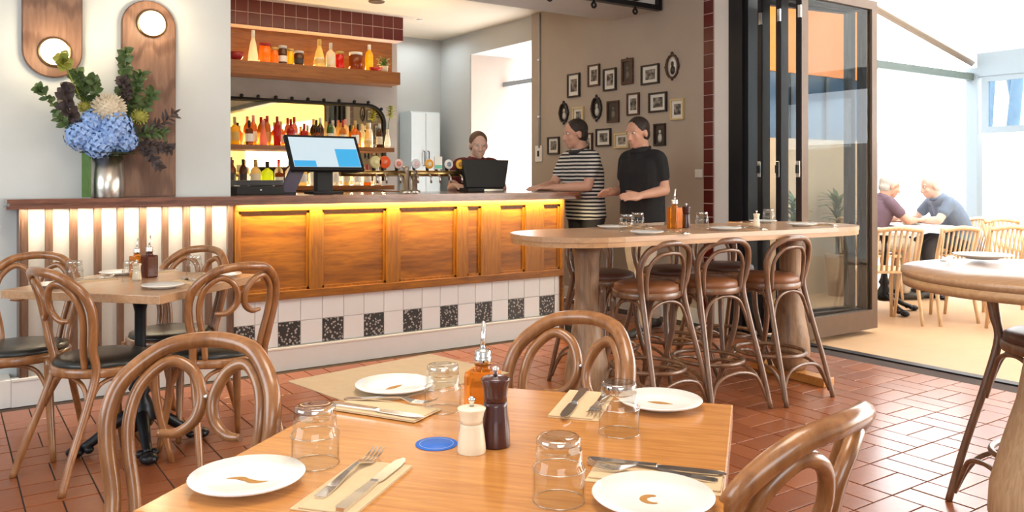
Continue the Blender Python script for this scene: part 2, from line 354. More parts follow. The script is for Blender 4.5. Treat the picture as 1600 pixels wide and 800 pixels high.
# bar room shell
wb = struct('wall_bar', bx(1.0, 4.17, 8.30, 9.3, 0, 2.965), CONC)
struct('wall_kitchen', bx(4.17, 6.2, 9.2, 9.35, 0, 2.965), GREYW)
struct('wall_bar_end', bx(0.9, 1.0, 5.86, 9.3, 0, 2.965), GREYW)
bm = NB(); box(bm, 5.24, 5.88, 8.48, 9.2, 0, 2.965); box(bm, 5.24, 5.88, 7.17, 8.48, 2.70, 2.965)
struct('wall_passage', bm, GREYW)
struct('trim_5', bx(5.245, 5.885, 8.468, 8.48, 0, 2.70), mat('blush_white_paint', (0.62, 0.53, 0.47), 0.7, var=0.03))
struct('passage_sky_blocker', bx(5.88, 8.2, 6.3, 9.6, 2.74, 2.84), WHITEP)  # slab added outside to cut sky light on the passage reveal
struct('ceiling_bar', bx(0.9, 6.2, 5.86, 9.35, 2.965, 3.05), CEILM)
struct('trim_6', bx(5.70, 5.80, 7.17, 8.46, 2.335, 2.39), mat('grey_transom', (0.30, 0.33, 0.36), 0.5))

def red_tile(bm, sx, sy, b=0.004):
    tile_bm(bm, 0, 0, sx, sy, -0.008, 0.0, b)
# oxblood tile strip down the right wall: each tile stands proud of a pale grout bed
obj('grout_bed', bx(5.194, 5.2, 4.620, 4.736, 0, 3.25), PALEGROUT, wr)
me = cached('strip_tile', lambda bm: red_tile(bm, 0.106, 0.105))
for k in range(29):
    o = obj('tile', me, REDTILE, wr, (5.190, 4.678, 0.058+0.1115*k)); o.rotation_euler = (0, D(-90), 0)
# tiled header over the back bar
hd = root_struct('trim_7')
obj('grout_bed', bx(1.7, 4.146, 8.106, 8.30, 2.705, 2.965), PALEGROUT, hd)
me = cached('header_tile', lambda bm: red_tile(bm, 0.113, 0.121))
for k in range(20):
    for j in range(2):
        o = obj('tile', me, REDTILE, hd, (4.146-0.06-0.1205*k, 8.10, 2.77+0.129*j)); o.rotation_euler = (D(90), 0, 0)

# ------------------------------------------------------------------ folding glass doors
def leaf(n, y, frontm, turn=0):
    L = root_struct('door_%d' % n, (5.13, y, 0.03), D(turn)); W, Hh, T, s = 0.96, 2.58, 0.05, 0.075
    obj('stile', bx(0, s, 0, T, 0, Hh), frontm, L); obj('stile', bx(W-s, W, 0, T, 0, Hh), frontm, L)
    obj('rail', bx(s, W-s, 0, T, 0, 0.15), frontm, L); obj('rail', bx(s, W-s, 0, T, Hh-0.07, Hh), frontm, L)
    obj('edge_seal', bx(-0.006, 0, 0.004, T-0.004, 0, Hh), DARKFRAME, L)
    obj('pane', bx(s, W-s, 0.02, 0.028, 0.15, Hh-0.07), PANE, L)
    h = NB(); box(h, -0.014, -0.006, 0.008, 0.042, 1.19, 1.31, 0.003); hh = obj('handle_plate', h, CHROME, L)
    obj('latch', bx(-0.03, -0.014, 0.016, 0.034, 1.22, 1.28, bev=0.004), BLACKP, hh)
    for z in (0.3, 2.35): obj('hinge', bx(-0.02, -0.006, -0.005, 0.02, z, z+0.09), CHROME, L)
leaf(1, 3.735, BRONZE); leaf(2, 3.915, DARKFRAME, -6.5); leaf(3, 4.085, DARKFRAME, -10)
j = root_struct('door_4')
obj('jamb', bx(5.15, 5.32, 4.235, 4.43, 0, 2.74), DARKFRAME, j)
obj('jamb_stop', bx(5.12, 5.15, 4.27, 4.33, 0, 2.74), DARKFRAME, j)
obj('head_track', bx(5.15, 5.32, -3.0, 4.235, 2.64, 2.74), DARKFRAME, j)
obj('threshold', bx(5.17, 5.25, -3.0, 4.43, -0.02, 0.006), DARKFRAME, j)

# ------------------------------------------------------------------ bar front
B = thing('bar_counter', 'long timber fronted bar counter with lit slats, orange oak panels and a tiled plinth', 'bar', (0, 0, 0))
bm = NB(); box(bm, 0.345, 1.46, 5.145, 5.266, 0, 1.052); box(bm, 1.49, 3.985, 5.13, 5.82, 0, 1.052); obj('carcass', bm, mat('carcass_paint', (0.6, 0.57, 0.52), 0.7), B)
SX = [(0.341, 0.379), (0.457, 0.494), (0.574, 0.615), (0.695, 0.734), (0.813, 0.849), (0.930, 0.968), (1.052, 1.087), (1.169, 1.209), (1.297, 1.334), (1.425, 1.462)]
for a, b in SX: obj('slat', bx(a, b, 5.105, 5.138, 0.148, 1.052, bev=0.002), SLATW, B)
for (a, b), (c, d) in zip(SX, SX[1:]): obj('white_panel', bx(b-0.004, c+0.004, 5.132, 5.145, 0.148, 1.052), mat('slat_backing_white', (0.50, 0.475, 0.44), 0.7, var=0.03), B)
obj('end_board', bx(0.335, 0.345, 5.105, 5.266, 0.0, 1.052), SLATW, B)
PX = [(1.466, 1.485), (1.935, 2.018), (2.475, 2.570), (3.030, 3.115), (3.235, 3.40), (3.63, 3.80), (3.965, 3.995)]
for a, b in PX: obj('stile', bx(a, b, 5.078, 5.13, 0.505, 1.010, bev=0.003), STILEW, B)
obj('top_rail', bx(1.466, 3.995, 5.076, 5.13, 1.010, 1.052, bev=0.003), PANELW, B)
obj('bottom_rail', bx(1.466, 3.995, 5.074, 5.13, 0.453, 0.505, bev=0.004), PANELW, B)
for (a, b), (c, d) in zip(PX, PX[1:]):
    p = obj('panel', bx(b, c, 5.108, 5.13, 0.505, 1.010), PANELW, B)
    bm = NB(); m_ = 0.016
    box(bm, b, b+m_, 5.094, 5.108, 0.505, 1.010); box(bm, c-m_, c, 5.094, 5.108, 0.505, 1.010); box(bm, b, c, 5.094, 5.108, 0.505, 0.505+m_); box(bm, b, c, 5.094, 5.108, 1.010-m_, 1.010)
    obj('moulding', bm, STILEW, p)
obj('return_panel', bx(3.985, 4.0, 5.08, 5.82, 0.0, 1.052), PANELW, B)
obj('tile_bed', bx(1.462, 3.985, 5.122, 5.13, 0.148, 0.453), mat('tile_grout', (0.60, 0.58, 0.56), 0.9), B)
P_ = 0.14625
for k in range(17):
    for r in range(2):
        x = 1.52+P_*k; wd = P_-0.003
        me = cached('plinth_tile', lambda bm: tile_bm(bm, 0, 0, P_-0.003, 0.149, -0.006, 0, 0.0025))
        o = obj('tile', me, TERRAZZO if (k % 2 == 0 and r == 0) else WTILE, B, (x, 5.114, 0.153+0.0745+0.152*r)); o.rotation_euler = (D(90), 0, 0)
for r in range(2):
    me = cached('plinth_tile_cut', lambda bm: tile_bm(bm, 0, 0, 0.046, 0.149, -0.006, 0, 0.0025))
    o = obj('tile', me, WTILE, B, (3.958, 5.114, 0.153+0.0745+0.152*r)); o.rotation_euler = (D(90), 0, 0)
bm = NB(); box(bm, 0.30, 4.02, 5.098, 5.145, 0, 0.135); box(bm, 0.30, 4.03, 5.09, 5.145, 0.135, 0.150, 0.003); box(bm, 3.985, 4.02, 5.145, 5.82, 0, 0.15); obj('skirting', bm, WHITETRIM, B)
# worktop
K = thing('countertop', 'dark red brown varnished counter top running the whole length of the bar', 'counter top')
def top_poly(e):
    p = [(0.275-e, 5.262), (0.275-e, 5.0-e), (4.05, 5.0-e)]
    for k in range(1, 8):
        a = -PI/2+PI/2*k/8; p.append((4.05+(0.14+e)*math.cos(a), 5.14+(0.14+e)*math.sin(a)))
    p += [(4.19+e, 5.14), (4.19+e, 5.84), (1.494, 5.84), (1.494, 5.262)]
    return p
obj('slab', prism(NB(), top_poly(0.0), 1.082, 1.105), TOPW, K)
obj('moulded_edge', prism(NB(), top_poly(-0.012), 1.066, 1.082), TOPW, K)
obj('under_slab', prism(NB(), top_poly(0.004), 1.052, 1.066), TOPW, K)
obj('light_strip', bx(0.36, 3.98, 5.060, 5.068, 1.0502, 1.0518), mat('warm_strip_light', (1, 0.8, 0.5), 0.5, emit=(1.0, 0.72, 0.36), es=6, var=0), K)
area('slat_strip_light', (0.9, 5.062, 1.0515), (12, 0, 0), 1.1, 0.012, 34, (1.0, 0.84, 0.58))
area('panel_strip_light', (2.74, 5.040, 1.0515), (12, 0, 0), 2.5, 0.012, 46, (1.0, 0.74, 0.30))

# ------------------------------------------------------------------ wall lamps
def wall_lamp(x0, x1, z0, z1, lx, lz, label):
    wd = x1-x0; r = wd/2
    L = thing('wall_lamp', label, 'wall light', ((x0+x1)/2, 5.27, z0), 0, 'walnut wall lights')
    bm = NB(); pts = []
    for k in range(17): a = PI+PI*k/16; pts.append((r*math.cos(a), (r if z0 > 1.2 else 0) + (r*math.sin(a) if z0 > 1.2 else 0)))
    if z0 <= 1.2: pts = [(-r, 0), (r, 0)]
    top = z1-z0-r
    for k in range(17): a = PI*k/16; pts.append((r*math.cos(a), top+r*math.sin(a)))
    prism(bm, pts, 0.002, 0.030); bmesh.ops.rotate(bm, verts=bm.verts, cent=(0, 0, 0), matrix=Matrix.Rotation(D(90), 3, 'X'))
    ed = [e for e in bm.edges if all(abs(v.co.y+0.030) < 1e-5 for v in e.verts)]
    bmesh.ops.bevel(bm, geom=ed, offset=0.006, segments=2, affect='EDGES')
    obj('backboard', bm, BOARDW, L)
    bm = NB(); lathe(bm, [(0, 0.030), (0.082, 0.030), (0.084, 0.040), (0.076, 0.046), (0, 0.046)], 32); bmesh.ops.rotate(bm, verts=bm.verts, cent=(0, 0, 0), matrix=Matrix.Rotation(D(90), 3, 'X'))
    rg = obj('lamp_ring', bm, BRASS, L, (lx-(x0+x1)/2, 0, lz-z0))
    bm = NB(); lathe(bm, [(0.073, 0.046), (0.070, 0.062), (0.058, 0.080), (0.035, 0.092), (0, 0.096)], 32); bmesh.ops.rotate(bm, verts=bm.verts, cent=(0, 0, 0), matrix=Matrix.Rotation(D(90), 3, 'X'))
    obj('lamp_globe', bm, mat('warm_lamp_glass', (1, 0.9, 0.7), 0.4, emit=(1.0, 0.80, 0.50), es=9, var=0), rg)
    p = bpy.data.lights.new('lamp_light', 'POINT'); p.energy = 4.0; p.color = (1, 0.78, 0.48); p.shadow_soft_size = 0.06
    q = bpy.data.objects.new('lamp_light', p); q.location = (lx, 5.10, lz); COL.objects.link(q)
wall_lamp(0.357, 0.655, 1.775, 3.1, 0.515, 1.918, 'walnut wall light hung higher up, on the left, glowing disc near its bottom end')
wall_lamp(0.857, 1.157, 1.107, 2.267, 1.02, 2.13, 'walnut wall light with an arched top behind the flower vase, glowing disc near its top')

# ------------------------------------------------------------------ black sign frame above the bar opening
G = thing('bar_sign', 'black framed hanging sign with ring letters above the bar opening', 'sign', (0, 0, 0))
bm = NB(); box(bm, 2.2, 5.18, 5.20, 5.262, 2.680, 2.722); box(bm, 5.14, 5.18, 5.20, 5.262, 2.722, 3.27); obj('sign_frame', bm, BLACKM, G)
obj('sign_board', bx(2.2, 5.14, 5.245, 5.262, 2.722, 3.27), WHITEP, G)
bm = NB(); tube(bm, [(4.872+0.135*math.cos(a), 5.215, 2.885+0.145*math.sin(a)) for a in [2*PI*k/40 for k in range(40)]], 0.012, 8, closed=True); obj('ring_letter', bm, BLACKM, G)
for x in (2.58, 3.04, 3.50, 3.962, 4.419, 4.88):
    bm = NB(); tube(bm, [(x+0.020*math.cos(a), 5.218, 2.640+0.020*math.sin(a)) for a in [2*PI*k/20 for k in range(20)]], 0.010, 8, closed=True); box(bm, x-0.006, x+0.006, 5.212, 5.224, 2.655, 2.682)
    obj('roundel', bm, BLACKM, G)

# ------------------------------------------------------------------ back bar
T = thing('display_shelf', 'orange timber shelf with back panel under the oxblood tiled header', 'shelf')
obj('shelf_board', bx(1.8, 4.06, 8.0, 8.285, 2.215, 2.348, bev=0.004), SHELFW, T)
obj('back_panel', bx(1.8, 4.10, 8.285, 8.299, 2.215, 2.704), SHELFW, T)
obj('shelf_light_strip', bx(1.9, 4.0, 8.262, 8.272, 2.350, 2.356), mat('amber_strip_light', (1, 0.7, 0.3), 0.5, emit=(1.0, 0.62, 0.22), es=14, var=0), T)
area('top_shelf_light', (3.1, 8.262, 2.37), (-118, 0, 0), 2.0, 0.02, 9.0, (1.0, 0.66, 0.28))
Mr = thing('bar_mirror', 'wide back bar mirror in a studded black frame with one rounded corner', 'mirror')
def rail_pts():
    p = [(1.75, 2.0), (3.80, 2.0)]
    for k in range(1, 9): a = PI/2-PI/2*k/8; p.append((3.80+0.20*math.cos(a), 1.80+0.20*math.sin(a)))
    return p+[(4.0, 1.18)]
bm = NB(); tube(bm, [(x, 8.255, z) for x, z in rail_pts()], 0.018, 8); obj('mirror_frame', bm, BLACKM, Mr)
bm = NB(); pl = [(1.75, 1.18)]+[(x, z) for x, z in rail_pts()]
prism(bm, [(x, -z) for x, z in pl], 8.282, 8.297); bmesh.ops.rotate(bm, verts=bm.verts, cent=(0, 0, 0), matrix=Matrix.Rotation(D(90), 3, 'X'))
for v in bm.verts: v.co = Vector((v.co.x, abs(v.co.y) if True else 0, abs(v.co.z))) if False else v.co
bm2 = NB()
fr = [bm2.verts.new((x, 8.282, z)) for x, z in pl]; bk = [bm2.verts.new((x, 8.298, z)) for x, z in pl]
bm2.faces.new(fr); bm2.faces.new(bk[::-1])
for k in range(len(pl)): bm2.faces.new((fr[k-1], fr[k], bk[k], bk[k-1]))
bm.free(); obj('mirror_glass', bm2, mat('warm_tint_mirror', (0.84, 0.74, 0.50), 0.02, 1.0, var=0), Mr)  # yellow tint put into the mirror to warm its reflections
for x, z in [(2.0, 2.03), (2.22, 2.03), (2.439, 2.03), (2.604, 2.03), (2.785, 2.03), (2.951, 2.03), (3.121, 2.03), (3.294, 2.03), (3.465, 2.03), (3.639, 2.03), (3.80, 2.03), (3.955, 1.965)]:
    obj('stud', ball(NB(), (x, 8.25, z), 0.020, 10, 7), BLACKM, Mr)
for zz, nm, lab in ((1.535, 'bottle_shelf', 'middle orange timber bottle shelf in front of the mirror'), (1.135, 'bottle_shelf', 'lowest orange timber bottle shelf behind the beer taps')):
    s = thing(nm, lab, 'shelf')
    obj('shelf_board', bx(1.8, 3.99, 8.0, 8.27, zz-0.045, zz, bev=0.003), SHELFW, s)
    obj('shelf_light_strip', bx(1.9, 3.95, 8.245, 8.255, zz, zz+0.006), MATS['amber_strip_light'], s)
area('middle_shelf_light', (3.0, 8.235, 1.555), (-115, 0, 0), 2.0, 0.02, 8.0, (1.0, 0.70, 0.34))
area('low_shelf_light', (3.0, 8.235, 1.155), (-115, 0, 0), 2.0, 0.02, 7.0, (1.0, 0.82, 0.55))
b = thing('back_counter', 'dark back bar cabinet under the bottle shelves', 'cabinet')
obj('cabinet_body', bx(1.6, 4.0, 7.9, 8.29, 0, 1.04), SLATW, b)
obj('cabinet_top', bx(1.55, 4.03, 7.86, 8.295, 1.04, 1.075), SHELFW, b)

COLS = {'yellow': (0.85, 0.55, 0.03), 'orange': (0.80, 0.28, 0.03), 'amber': (0.62, 0.26, 0.04), 'dark amber': (0.25, 0.07, 0.015), 'red': (0.50, 0.03, 0.02), 'clear': (0.85, 0.82, 0.74),
        'green': (0.10, 0.22, 0.05), 'lime': (0.62, 0.72, 0.03), 'brown': (0.13, 0.05, 0.02), 'pale gold': (0.85, 0.68, 0.32), 'pink': (0.75, 0.32, 0.25), 'black': (0.02, 0.02, 0.02)}
def bmat(c):
    """tinted glass full of liquid: part see-through scatter, part shine"""
    nm = 'bottle_'+c.replace(' ', '_')
    if nm in MATS: return MATS[nm]
    m, n, l, b = nt(nm); setb(b, Roughness=0.08); b.inputs['Base Color'].default_value = c4(COLS[c]); b.inputs['Transmission Weight'].default_value = 0.3; b.inputs['Coat Weight'].default_value = 0.3
    t = n.new('ShaderNodeBsdfTranslucent'); t.inputs[0].default_value = c4([min(1, x*1.15) for x in COLS[c]]); mx = n.new('ShaderNodeMixShader'); mx.inputs[0].default_value = 0.5
    l.new(b.outputs[0], mx.inputs[1]); l.new(t.outputs[0], mx.inputs[2]); l.new(mx.outputs[0], n['Material Output'].inputs['Surface']); MATS[nm] = m; return m
CAPS = {'red': (0.35, 0.02, 0.02), 'black': (0.015, 0.015, 0.015), 'gold': (0.55, 0.38, 0.12), 'silver': (0.55, 0.55, 0.55), 'white': (0.75, 0.74, 0.70), 'cork': (0.45, 0.28, 0.14), 'pink': (0.75, 0.30, 0.28)}
def capm(c): return mat('cap_'+c, CAPS[c], 0.4, var=0.05)
LABM = [mat('label_cream', (0.78, 0.72, 0.58), 0.7), mat('label_white', (0.8, 0.8, 0.78), 0.7), mat('label_dark', (0.05, 0.04, 0.04), 0.6), mat('label_ochre', (0.60, 0.38, 0.10), 0.7), mat('label_red', (0.45, 0.05, 0.04), 0.6)]
SH = {  # profile (radius, height) for unit radius / unit height, label band, neck radius
 'tall': [(0, 0), (0.9, 0), (1, 0.02), (1, 0.58), (0.86, 0.68), (0.42, 0.78), (0.34, 0.84), (0.34, 0.93), (0, 0.93)],
 'round': [(0, 0), (0.9, 0), (1, 0.03), (1, 0.50), (0.92, 0.60), (0.5, 0.68), (0.30, 0.72), (0.30, 0.90), (0, 0.90)],
 'square': [(0, 0), (0.96, 0), (1, 0.02), (1, 0.60), (0.88, 0.66), (0.34, 0.70), (0.32, 0.90), (0, 0.90)],
 'cone': [(0, 0), (0.95, 0), (1, 0.02), (0.95, 0.2), (0.62, 0.55), (0.34, 0.74), (0.30, 0.92), (0, 0.92)],
 'jar': [(0, 0), (0.94, 0), (1, 0.04), (1, 0.74), (0.86, 0.82), (0.86, 0.86), (0, 0.86)]}
def bottle(name, shape, x, y, z, wd, h, col, cap, lab, label, cat, group):
    b = thing(name, label, cat, (x, y, z), random.uniform(0, 6), group); r = wd/2; sq = shape == 'square'
    key = ('bottle', shape, round(r, 3), round(h, 3)); seg = 8 if sq else 16
    bd = obj('glass_body', cached(key, lambda bm: lathe(bm, [(a*r, c*h) for a, c in SH[shape]], seg, smooth=not sq)), bmat(col), b)
    top = SH[shape][-1][1]*h; nr = SH[shape][-2][0]*r*1.15
    def capb(bm): lathe(bm, [(0, top-0.16*h if shape != 'jar' else top-0.02*h), (nr, top-0.16*h if shape != 'jar' else top-0.02*h), (nr, h*0.99), (nr*0.9, h), (0, h)], 12)
    obj('lid' if shape == 'jar' else 'cap', cached(('cap',)+key[1:], capb), capm(cap), b)
    if lab is not None:
        hs = 0.5 if shape != 'cone' else 0.3
        def labb(bm):
            rr = [r*1.012]*2 if shape != 'cone' else [r*0.97, r*0.83]
            lathe(bm, [(rr[0], h*0.14), (rr[1], h*(0.46 if shape != 'cone' else 0.34))], seg, smooth=not sq)
        obj('paper_label', cached(('label',)+key[1:], labb), LABM[lab], b)
    return b
# top shelf: jars and bottles lit from below
zt = 2.348
top = [('bottle', 'cone', 2.509, 0.10, 0.315, 'clear', 'white', None, 'tall clear cone shaped bottle with white cap at the left of the top shelf'),
 ('jar', 'jar', 2.625, 0.115, 0.20, 'orange', 'red', None, 'large orange filled jar right of the tall cone bottle on the top shelf'),
 ('jar', 'jar', 2.722, 0.075, 0.165, 'amber', 'gold', None, 'small amber jar squeezed beside the large orange jar on the top shelf'),
 ('jar', 'jar', 2.805, 0.085, 0.19, 'brown', 'silver', 1, 'dark brown jar with a white label on the top shelf'),
 ('jar', 'jar', 2.884, 0.066, 0.165, 'yellow', 'gold', None, 'slim yellow jar right of the dark labelled jar on the top shelf'),
 ('jar', 'jar', 2.972, 0.10, 0.15, 'brown', 'silver', 2, 'short dark jar at the middle of the top shelf'),
 ('bottle', 'cone', 3.189, 0.12, 0.29, 'pale gold', 'gold', 0, 'pale gold cone shaped bottle with gold cap near the middle of the top shelf'),
 ('bottle', 'round', 3.312, 0.10, 0.265, 'clear', 'silver', 0, 'clear round shouldered bottle with silver cap on the top shelf'),
 ('jar', 'jar', 3.412, 0.085, 0.185, 'red', 'gold', None, 'deep red jar right of the round shouldered bottle on the top shelf'),
 ('jar', 'jar', 3.59, 0.145, 0.19, 'dark amber', 'white', None, 'wide dark amber jar with white lid on the top shelf'),
 ('bottle', 'tall', 3.745, 0.085, 0.285, 'yellow', 'white', None, 'tall yellow bottle with white cap at the right of the top shelf')]
for n, s, x, wd, h, c, cp, lb, lab in top: bottle(n, s, x, 8.11, zt, wd, h, c, cp, lb, lab, n, 'bottles and jars on the top shelf')
bw = obj('bowl', lathe(NB(), [(0, 0), (0.035, 0), (0.06, 0.03), (0.085, 0.085), (0.08, 0.085), (0.055, 0.034), (0.03, 0.01), (0, 0.01)], 24), mat('deep_red_glaze', (0.28, 0.015, 0.02), 0.3), loc=(2.345, 8.12, zt)); tag(bw, 'deep red bowl at the left end of the top shelf', 'bowl')
bw = obj('dish', lathe(NB(), [(0, 0), (0.05, 0), (0.078, 0.034), (0.07, 0.034), (0.045, 0.01), (0, 0.01)], 24), mat('bright_red_glaze', (0.55, 0.03, 0.02), 0.3), loc=(3.79, 8.045, zt)); tag(bw, 'shallow bright red dish in front of the tall yellow bottle on the top shelf', 'dish')
LEAFM = mat('mid_green_leaf', (0.09, 0.18, 0.04), 0.5, var=0.3, scale=30)
def leaf_bm(bm, base, d, L, W, up=None):
    """one thick-ish folded leaf blade from base along d"""
    d = Vector(d).normalized(); up = Vector(up) if up else Vector((0, 0, 1)); s = d.cross(up)
    s = s.normalized() if s.length > 1e-4 else Vector((1, 0, 0)); n = s.cross(d); b = Vector(base)
    rows = [(0, 0.02, 0), (0.25, 0.42, 0.03), (0.55, 0.5, 0.02), (0.8, 0.30, -0.04), (1.0, 0.01, -0.10)]
    vs = [[bm.verts.new(b+d*(t*L)+s*(k*W*ww)+n*(z*L+abs(k)*0.12*W)) for k in (-1, 0, 1)] for t, ww, z in rows]
    for a, c in zip(vs, vs[1:]):
        for k in range(2): f = bm.faces.new((a[k], a[k+1], c[k+1], c[k])); f.smooth = True
pl = thing('potted_herb', 'small green potted herb at the right end of the top shelf', 'plant', (3.92, 8.12, zt))
obj('pot', lathe(NB(), [(0, 0), (0.04, 0), (0.05, 0.07), (0.044, 0.07), (0.04, 0.055), (0, 0.055)], 16), mat('glass_pot', (0.6, 0.55, 0.4), 0.2), pl)
bm = NB()
for k in range(34):
    a = random.uniform(0, 6.28); e = random.uniform(0.3, 1.4); leaf_bm(bm, (0.02*math.cos(a), 0.02*math.sin(a), 0.055+random.uniform(0, 0.08)), (math.cos(a)*math.cos(e), math.sin(a)*math.cos(e), math.sin(e)), 0.07, 0.02)
obj('foliage', bm, LEAFM, pl, kind='stuff')
# middle shelf
mid = [('yellow', 'round', .095, .27, 'cork', 3), ('orange', 'square', .082, .19, 'gold', None), ('dark amber', 'square', .075, .24, 'black', 1), ('orange', 'tall', .075, .30, 'pink', 0), ('pink', 'cone', .085, .25, 'pink', None), ('amber', 'tall', .075, .30, 'red', 3),
 ('red', 'tall', .072, .29, 'red', None), ('orange', 'round', .085, .25, 'gold', 0), ('red', 'round', .085, .27, 'red', 4), ('pink', 'tall', .072, .30, 'red', 1), ('red', 'square', .085, .23, 'red', None), ('pale gold', 'round', .090, .22, 'gold', 3), ('dark amber', 'round', .10, .20, 'black', None),
 ('brown', 'tall', .075, .30, 'silver', 2), ('green', 'tall', .072, .30, 'black', 0), ('clear', 'tall', .075, .28, 'silver', 1), ('amber', 'round', .085, .28, 'red', 0), ('pale gold', 'tall', .072, .30, 'pink', None), ('orange', 'round', .085, .28, 'gold', 1), ('amber', 'square', .08, .25, 'black', 3), ('pale gold', 'cone', .09, .26, 'gold', 0), ('clear', 'tall', .072, .27, 'white', 1), ('brown', 'tall', .07, .26, 'silver', 0)]
xs = 2.36
for k, (c, s, wd, h, cp, lb) in enumerate(mid):
    x = 2.325 + 0.0695*k
    bottle('bottle', s, x, 8.09 if k % 2 == 0 else 8.185, 1.535, min(wd, 0.078) if k not in (0, 12) else wd, h, c, cp, lb, '%s %s bottle with %s cap, %s from the left on the middle shelf' % (c, {'tall': 'tall', 'round': 'round shouldered', 'square': 'square', 'cone': 'tapered'}[s], cp, ORD[k]), 'bottle', 'bottles on the middle shelf')
low = [('dark amber', 'tall', .075, .28, 'red', 2), ('brown', 'tall', .075, .26, 'black', 2), ('pale gold', 'round', .10, .26, 'gold', 0), ('lime', 'round', .115, .24, 'black', None), ('dark amber', 'square', .085, .19, 'gold', 1), ('clear', 'round', .09, .27, 'red', 1), ('pale gold', 'round', .10, .25, 'black', 1), ('clear', 'tall', .075, .28, 'white', 1),
 ('green', 'tall', .075, .28, 'black', 0), ('clear', 'tall', .075, .26, 'silver', 1), ('pale gold', 'tall', .075, .25, 'gold', 0), ('clear', 'square', .09, .24, 'white', 1), ('orange', 'round', .09, .22, 'red', 0), ('clear', 'round', .085, .20, 'silver', 1)]
for k, (c, s, wd, h, cp, lb) in enumerate(low):
    bottle('bottle', s, 2.29+0.119*k, 8.10, 1.135, wd, h, c, cp, lb, '%s %s bottle with %s cap, %s from the left on the lowest shelf' % (c, {'tall': 'tall', 'round': 'round shouldered', 'square': 'square'}[s], cp, ORD[k]), 'bottle', 'bottles on the lowest shelf')
v = thing('bud_vase', 'slim glass vase with one yellow green sprig at the right end of the middle shelf', 'vase', (3.935, 8.06, 1.535))
obj('vase_glass', lathe(NB(), [(0, 0), (0.03, 0), (0.035, 0.05), (0.015, 0.16), (0.017, 0.20), (0.012, 0.20), (0.0, 0.06)], 16), bmat('clear'), v)
bm = NB(); tube(bm, [(0, 0, 0.08), (0.01, 0, 0.25), (0.04, -0.01, 0.40)], 0.004, 6); st = obj('stem', bm, LEAFM, v)
bm = NB()
for k in range(22):
    a = k*2.4; leaf_bm(bm, (0.03+0.0006*k, 0, 0.31+0.006*k), (math.cos(a), math.sin(a), 0.4), 0.06, 0.045)
obj('leaf_cluster', bm, mat('yellow_green_leaf', (0.42, 0.42, 0.04), 0.5, var=0.2), v, kind='stuff')
# kitchen cupboard and wall bits
c = thing('cupboard', 'tall pale blue white two door cupboard in the kitchen behind the bar', 'cupboard', (4.85, 9.0, 0))
cm = mat('pale_blue_laminate', (0.66, 0.76, 0.80), 0.4, var=0.03)
obj('cupboard_body', bx(-0.20, 0.20, -0.10, 0.18, 0, 2.02), cm, c)
for s in (-1, 1):
    d = obj('door', bx(min(s*0.003, s*0.198), max(s*0.003, s*0.198), -0.12, -0.10, 0.06, 2.0, bev=0.003), cm, c); bm = NB(); tube(bm, [(s*0.03, -0.12, 1.36), (s*0.03, -0.15, 1.37), (s*0.03, -0.15, 1.53), (s*0.03, -0.12, 1.54)], 0.006, 8); obj('handle', bm, BLACKP, d)
o = bpy.data.objects; cp = thing('conduit_pipe', 'thin grey conduit pipe running down the taupe wall to a switch', 'pipe', (5.2, 7.014, 0))
bm = NB(); tube(bm, [(-0.012, 0, 1.53), (-0.012, 0, 2.95)], 0.011, 10); obj('pipe', bm, mat('grey_pvc', (0.42, 0.42, 0.40), 0.5), cp)
for z in (1.85, 2.45): obj('clip', bx(-0.026, 0, -0.02, 0.02, z, z+0.02), CHROME, cp)
s = thing('light_switch', 'white switch plate under the grey conduit on the taupe wall', 'switch', (5.2, 7.03, 1.47)); obj('plate', bx(-0.012, 0, -0.06, 0.06, -0.085, 0.085, bev=0.004), WHITEP, s); obj('rocker', bx(-0.018, -0.012, -0.014, 0.014, -0.03, 0.03), BLACKP, s)
s = thing('power_socket', 'small white socket plate beside the oxblood tile strip', 'socket', (5.2, 4.78, 1.252)); obj('plate', bx(-0.012, 0, -0.035, 0.045, -0.035, 0.035, bev=0.004), WHITEP, s); obj('rocker', bx(-0.017, -0.012, -0.01, 0.01, -0.012, 0.012), WHITEP, s)
for x, y, r, lab in ((3.543, 7.50, 0.075, 'round recessed ceiling downlight over the bar'), (4.35, 8.1, 0.03, 'small round smoke detector on the bar ceiling')):
    d = thing('ceiling_downlight' if r > 0.04 else 'smoke_detector', lab, 'ceiling fitting', (x, y, 2.965)); obj('trim_ring' if r > 0.04 else 'housing', lathe(NB(), [(0, -0.004), (r*0.7, -0.004), (r, -0.012), (r*1.1, 0), (0, 0)], 24), mat('dark_bronze_fitting', (0.10, 0.07, 0.05), 0.4) if r > 0.04 else WHITEP, d)

# ------------------------------------------------------------------ things on the counter
ZC = 1.105
pm = thing('pos_monitor', 'large touch screen till monitor on a black stand on the bar counter', 'monitor', (2.205, 5.50, ZC))
SCR = mat('screen_pale_blue', (0.03, 0.03, 0.03), 0.4, emit=(0.60, 0.72, 0.77), es=1.0, var=0); SCRB = mat('screen_cyan', (0.02, 0.03, 0.04), 0.4, emit=(0.04, 0.40, 0.74), es=1.0, var=0)
piv = bpy.data.objects
bm = NB(); box(bm, -0.27, 0.26, -0.015, 0.015, -0.145, 0.145, 0.004)
def lean(bm, a=-33, rz=0, up=0.28): bmesh.ops.rotate(bm, verts=bm.verts, cent=(0, 0, 0), matrix=Matrix.Rotation(D(rz), 3, 'Z') @ Matrix.Rotation(D(a), 3, 'X')); bmesh.ops.translate(bm, verts=bm.verts, vec=(0, 0, up)); return bm
hs = obj('housing', lean(bm), BLACKP, pm)
obj('screen', lean(bx(-0.248, 0.238, -0.0165, -0.0155, -0.122, 0.125)), SCR, hs)
for a, b_, c_, d_ in ((0.07, 0.235, -0.12, 0.03), (-0.245, -0.09, -0.12, -0.07)): obj('screen_tile', lean(bx(a, b_, -0.0176, -0.0166, c_, d_)), SCRB, hs)
